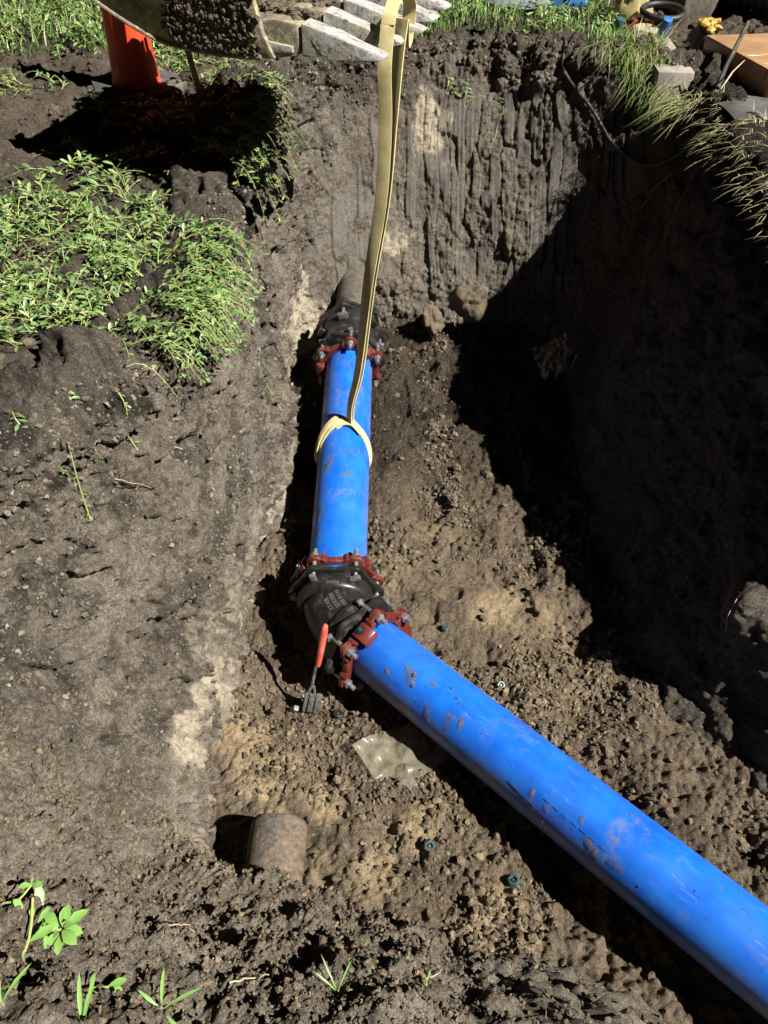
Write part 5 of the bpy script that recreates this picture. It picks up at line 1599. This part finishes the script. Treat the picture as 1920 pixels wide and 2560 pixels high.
# carton wrapped in film
ct = empty('carton', (1.86, 4.06, top_z(1.86, 4.06) + 0.005), 'long flat brown carton wrapped in film lying on the right bank', 'carton', None, (0, 0.02, 0.19))
M_CARD = painted('brown_card', (0.30, 0.17, 0.09), (0.42, 0.25, 0.13), dirtamt=0.3, rough=0.35, scale=8)
M_CARDR = painted('red_brown_print', (0.20, 0.06, 0.04), (0.27, 0.09, 0.06), dirtamt=0.3, rough=0.35, scale=8)
m = MB(); m.box((0, 0, 0.055), (0.46, 0.62, 0.11)); m.build('box', M_CARD, ct, bevel=0.012)
m = MB(); m.box((-0.2315, 0.02, 0.082), (0.004, 0.56, 0.034)); m.build('printed_band', M_CARDR, ct)
m = MB(); m.box((-0.02, -0.312, 0.055), (0.40, 0.006, 0.075)); m.build('end_shade_panel', M_BLACKPL, ct)  # black panel painted in for the shade inside the carton's open end
for k in range(2):
    m = MB(); pts = [(-0.22 + 0.44 * i / 8, -0.2 + 0.13 * k + 0.05 * i / 8 + 0.01 * math.sin(3 * i + k), 0.112) for i in range(9)]
    m.tube(pts, 0.0015, 5); m.build('film_fold', M_CARD, ct)
m = MB()
n = 14; gxx = np.linspace(-.32, .36, n); gyy = np.linspace(-.20, .26, n)
vs = [(x, y, 0.018 + 0.02 * float(vnoise(np.array([[x * 6, y * 6, 1.0]]), 9)[0]) - (0.03 if i in (0, n - 1) or j in (0, n - 1) else 0)) for j, y in enumerate(gyy) for i, x in enumerate(gxx)]
m.add(vs, [(j * n + i, j * n + i + 1, j * n + n + i + 1, j * n + n + i) for j in range(n - 1) for i in range(n - 1)])
o = m.build('stone_slab', painted('grey_stone', (0.05, 0.048, 0.046), (0.10, 0.096, 0.09), dirtamt=0.4, rough=0.8, scale=10), label='dark grey broken slab lying in front of the carton', cat='stone slab')
o.location = (1.80, 3.56, top_z(1.8, 3.56) + 0.012)
m = MB(); m.tube([(1.50, 3.80, .10), (1.55, 3.89, .17), (1.61, 3.98, .24), (1.66, 4.06, .30)], [0.012, 0.010, 0.010, 0.009], 7); m.build('stick', M_CABLE, label='muddy dark stick poking up in front of the carton', cat='stick')
m = MB(); m.tube([(1.47, 3.68, .13), (1.54, 3.78, .17), (1.62, 3.88, .19)], [0.003, 0.0035, 0.002], 5); m.build('straw', M_ROOT, label='pale straw stalk lying near the dark stick', cat='straw')

zz = top_z(1.62, 4.42)
lp_ = empty('wrapped_lump', (1.62, 4.42, zz), 'dark lump topped with crumpled yellow wrapping behind the carton', 'lump')
m = MB(); m.add(*blob((0, 0, 0.03), 0.085, (0, 0, 1), 3, 0.8)); m.build('lump', M_CRUMB, lp_)
m = MB()
for k in range(9):
    m.add(*blob((random.uniform(-.04, .04), random.uniform(-.04, .04), 0.085 + random.uniform(0, .03)), 0.026, (random.uniform(-.6, .6), random.uniform(-.6, .6), 1), k * 3.3, 0.6))
m.build('wrapping', M_YPAINT, lp_, smooth=False, kind='stuff')
# spare fittings at the corner of the slab
zz = top_z(1.40, 4.66)
make_gland(Matrix.Translation((1.36, 4.62, zz - 0.04)) @ Matrix.Rotation(0.25, 4, 'X') @ Matrix.Scale(0.6, 4), 'spare red restraint gland lying in the grass behind the concrete slab', [PI / 6, PI * 5 / 6], bolts=[])
m = MB()
prof = [(0.105 + 0.016 * math.cos(a), 0.016 * math.sin(a)) for a in np.linspace(0, 2 * PI, 13)[:-1]]
m.lathe(prof, Matrix.Translation((1.46, 4.70, zz + 0.11)) @ Matrix.Rotation(0.12, 4, 'X'), 40, closed=True)
m.build('rubber_gasket', M_BLACKPL, label='black rubber ring gasket resting on the spare red gland', cat='gasket')
m = MB(); m.cyl((1.415, 4.49, zz + 0.05), (1.42, 4.46, zz + 0.13), 0.028, 0.024, 20)
m.build('plastic_cap', M_TEAL, bevel=0.004, label='small blue plastic cap by the spare red gland', cat='bung')  # a loose blue plastic cap
m = MB(); m.cyl((1.21, 4.62, zz + 0.02), (1.22, 4.60, zz + 0.10), 0.026, 0.024, 18)
m.build('plastic_cap', M_CAP, bevel=0.004, label='dark green plastic cap in the grass below the plastic bag', cat='bung')  # a loose green plastic cap of the same kind
n = 26; u = np.linspace(0, 2 * PI, n, endpoint=False); V = []
for j in range(9):
    t = j / 8; r = 0.115 * (1 - 0.55 * t ** 2) 
    for a in u:
        k = 1 + 0.22 * float(vnoise(np.array([[math.cos(a) * 2, math.sin(a) * 2, t * 3]]), 6)[0])
        V.append((r * k * math.cos(a), r * k * 0.8 * math.sin(a), 0.22 * t * k))
m = MB(); m.add(V, [(j * n + i, j * n + (i + 1) % n, (j + 1) * n + (i + 1) % n, (j + 1) * n + i) for j in range(8) for i in range(n)] + [tuple(range(8 * n, 9 * n))])
o = m.build('plastic_bag', M_FILM2, label='crumpled yellowish plastic bag standing in the grass at the top edge', cat='plastic bag'); o.location = (1.34, 4.90, zz)
# ribbed drain hose and yellow panel in the top right corner
hz = top_z(2.1, 5.0)
hp = [Vector((1.80, 5.52, hz + .12)), Vector((2.05, 5.12, hz + .12)), Vector((2.45, 4.62, hz + .11)), Vector((2.9, 4.2, hz + .10))]
pts = [Vector(p) for p in crspline(hp, 150)]
m = MB(); m.tube(pts, [0.075 if i % 4 < 2 else 0.062 for i in range(150)], 18); m.build('ribbed_hose', M_BLACKPL, smooth=False, label='black ribbed hose lying under a yellow panel at the top right corner', cat='hose')
m = MB(); m.box((2.30, 5.20, hz + .28), (1.2, 0.30, 0.05), Matrix.Rotation(-0.86, 3, 'Z') @ Matrix.Rotation(0.5, 3, 'X'))
m.build('yellow_panel', M_YPAINT, bevel=0.006, label='dull yellow panel lying above the ribbed hose at the top right corner', cat='panel')
m = MB(); m.box((1.72, 5.25, top_z(1.72, 5.25) + .10), (0.28, 0.34, 0.26), Matrix.Rotation(0.5, 3, 'Z'))
m.build('dark_crate', M_GREYIRON, bevel=0.02, label='dark muddy crate at the top edge between the bag and the hose', cat='crate')
m = MB(); m.add(*blob((0.80, 5.28, top_z(.8, 5.28) + 0.04), 0.17, (0, 0, 1), 12, 0.5)); m.build('grey_sack', M_GREYBAG, label='grey sack lying in the grass at the top edge', cat='sack')
jz = top_z(.98, 5.22)
jg = empty('blue_jug', (.98, 5.22, jz), 'blue plastic jug lying in the grass beside the grey sack', 'jug', None, (0.4, 1.2, 0.3))
m = MB(); m.lathe([(1e-4, 0), (0.055, 0), (0.062, 0.01), (0.062, 0.15), (0.03, 0.20), (0.022, 0.205), (0.022, 0.23)], Matrix(), 24); m.build('body', M_TEAL, jg, angle=35)
m = MB(); m.cyl((0, 0, 0.228), (0, 0, 0.25), 0.026, seg=18); m.build('lid', M_BLACKPL, jg, bevel=0.002)

# ------------------------------------------------------------------ loose earth
ICO = None
def crumb_cloud(name, pos, size, label, mat, seed, parent=None):
    """thousands of angular crumbs in one mesh"""
    bm = bmesh.new(); bmesh.ops.create_icosphere(bm, subdivisions=1, radius=1)
    tv_ = np.array([v_.co[:] for v_ in bm.verts]); tf_ = np.array([[v_.index for v_ in f.verts] for f in bm.faces]); bm.free()
    r = np.random.default_rng(seed)
    n = len(pos)
    sc = size[:, None, None] * (0.6 + 0.8 * r.random((n, 1, 3)))
    j = 1 + 0.42 * (r.random((n, len(tv_), 1)) - 0.5) * 2
    q_ = r.normal(size=(n, 4)); q_ /= np.linalg.norm(q_, axis=1)[:, None]
    w, x, y, z = q_.T
    Rm = np.stack([np.stack([1 - 2 * (y * y + z * z), 2 * (x * y - z * w), 2 * (x * z + y * w)], 1), np.stack([2 * (x * y + z * w), 1 - 2 * (x * x + z * z), 2 * (y * z - x * w)], 1), np.stack([2 * (x * z - y * w), 2 * (y * z + x * w), 1 - 2 * (x * x + y * y)], 1)], 1)
    V = np.einsum('nij,nkj->nki', Rm, tv_[None] * j * sc) + pos[:, None]
    F = (tf_[None] + (np.arange(n) * len(tv_))[:, None, None]).reshape(-1, 3)
    a = np.repeat(np.stack([(r.random(n) ** 3), np.zeros(n), (r.random(n) ** 3) * 0.45, np.ones(n)], 1), len(tv_), 0)
    return link(name, np_mesh(name, V.reshape(-1, 3), F, mat, False, a), label=label, kind='stuff', cat='loose earth')
def sizes(n, lo, hi, p):
    return lo + (hi - lo) * rng.random(n) ** p
vis = (FV[:, 0] < 1.35) & (FV[:, 1] > 0.35) & (FV[:, 1] < 4.0)
lit = vis & ~((FV[:, 1] - 0.3 > 2.2) & (FV[:, 0] > 0.35))
dens = np.clip(0.15 + 1.1 * vnoise(FV * 3.1, 400) + 0.4 * vnoise(FV * 9, 401), 0.02, 1.5) * lit
k = rng.choice(len(FV), 22000, replace=True, p=dens / dens.sum())
ps = FV[k] + rng.normal(size=(len(k), 3)) * np.array([0.004, 0.004, 0.0012])
sz = sizes(len(k), 0.0018, 0.013, 4.8)
ps[:, 2] += sz * 0.3
crumb_cloud('earth_crumbs', ps, sz, 'loose brown earth crumbs strewn over the trench floor', M_CRUMB, 5)
sel = np.where((W['N'] > 0.55) & (vf > -0.02) & (vf < 1.1))[0]
sel = sel[(pf[sel, 0] < 1.0) & (pf[sel, 1] > 0.1)]
k = rng.choice(sel, 30000)
nv = N0.reshape(-1, 3)[k]
sz = sizes(len(k), 0.0012, 0.0075, 4.5)
crumb_cloud('earth_crumbs', WALLV[k] + nv * sz[:, None] * 0.4 + rng.normal(size=(len(k), 3)) * 0.003, sz, 'fine earth crumbs covering the near bank', M_CRUMB, 6)
sel = np.where(((W['L'] > 0.5) | (W['B'] > 0.5)) & (vf > 0.0) & (vf < 1.05) & (darkA > 0.15) & (smooth_slab < 0.5))[0]
k = rng.choice(sel, 22000)
nv = N0.reshape(-1, 3)[k]
sz = sizes(len(k), 0.0014, 0.009, 5.0)
crumb_cloud('earth_crumbs', WALLV[k] + nv * sz[:, None] * 0.2, sz, 'earth crumbs clinging to the left wall and the far end wall', M_WALL, 7)
gk = rng.choice(len(GV), 4000, p=(lambda q_: q_ / q_.sum())(((np.abs(GV[:, 0]) < 2.2) & (GV[:, 1] > 1.2) & (GV[:, 1] < 5)).astype(float)))
sz = sizes(4000, 0.003, 0.02, 4)
crumb_cloud('earth_crumbs', GV[gk] + np.array([0, 0, 0.004]), sz, 'earth crumbs scattered over the bare banks', M_TOP, 8)

def clod_mesh(r, seed, sub=4):
    bm = bmesh.new(); bmesh.ops.create_icosphere(bm, subdivisions=sub, radius=1)
    co = np.array([v_.co[:] for v_ in bm.verts])
    s_ = seed * 11.7
    sc = np.array([1.0, 0.7 + 0.4 * ((seed * 7) % 5) / 5, 0.6 + 0.3 * ((seed * 3) % 4) / 4])
    d = 1 + 0.32 * vnoise(co * 1.4 + s_, 1) + 0.16 * vnoise(co * 3.3 + s_, 2) + 0.16 * clods((co + s_).astype(np.float32), 0.42, 3) + 0.05 * vnoise(co * 9 + s_, 5)
    V = co * d[:, None] * sc * r
    F = np.array([[v_.index for v_ in f.verts] for f in bm.faces]); bm.free()
    a = np.zeros((len(V), 4)); a[:, 3] = 1; a[:, 0] = 0.15
    return np_mesh('soil_clod', V, F, M_CRUMB, True, a)
cm = [clod_mesh(1.0, k + 1) for k in range(6)]
def clod(x, y, z, r, k, label, group):
    o = link('soil_clod', cm[k % 6], label=label, cat='soil clod', group=group)
    o.location = (x, y, z); o.scale = (r, r, r)
    o.rotation_euler = (random.random() * 6, random.random() * 6, random.random() * 6)
GL = 'brown crumbly soil clod lying on the lit trench floor'
spots = []
tries = 0
while len(spots) < 46 and tries < 4000:
    tries += 1
    x, y = random.uniform(-0.5, 1.2), random.uniform(0.6, 2.8)
    if not in_poly(np.array([x]), np.array([y]), BASEPOLY[::step])[0]: continue
    if y < 2.0 and abs(x + y - 1.608) < 0.23: continue
    if y > 1.5 and abs(x + 0.187) < 0.2: continue
    if abs(x - .06) < .17 and abs(y - 1.27) < .17: continue
    if abs(x + .26) < .12 and abs(y - 1.52) < .1: continue
    if any(math.hypot(x - a, y - b) < 0.055 for a, b in ((.41, .89), (.144, 1.0), (.436, 1.59), (.242, 1.835))): continue
    if x < -0.2 and y < 1.12: continue
    spots.append((x, y))
LM = {'the red handled tool': (-.285, 1.5), 'the clear plastic film': (.06, 1.27), 'the open green cap': (.41, .89), 'the rusty pipe stub': (-.32, .95), 'the half buried green cap': (.436, 1.59), 'the black elbow': (-.1, 1.72), 'the sling loop': (-.187, 2.65)}
ORD = ['nearest', 'second nearest', 'third nearest', 'fourth nearest', 'fifth nearest', 'sixth nearest', 'seventh nearest', 'eighth nearest']
near_lm = {}
for x, y in spots[:26]:
    k = min(LM, key=lambda q_: math.hypot(x - LM[q_][0], y - LM[q_][1]))
    near_lm.setdefault(k, []).append((math.hypot(x - LM[k][0], y - LM[k][1]), x, y))
i = 0
for k, l in near_lm.items():
    for q_, (dd_, x, y) in enumerate(sorted(l)[:8]):
        r = [0.016, 0.02, 0.024, 0.03, 0.018][i % 5]; i += 1
        clod(x, y, floor_z(x, y) + r * 0.25, r, i, 'brown soil clod, %s of the clods to %s' % (ORD[q_], k), 'soil clods on the trench floor')
clod(.45, 3.72, -0.93, 0.115, 2, 'big dark soil clod at the foot of the far end wall by the shadow edge', None)
clod(.27, 3.70, -1.02, 0.075, 3, 'rounded soil clod at the foot of the far end wall beside the old pipe', None)
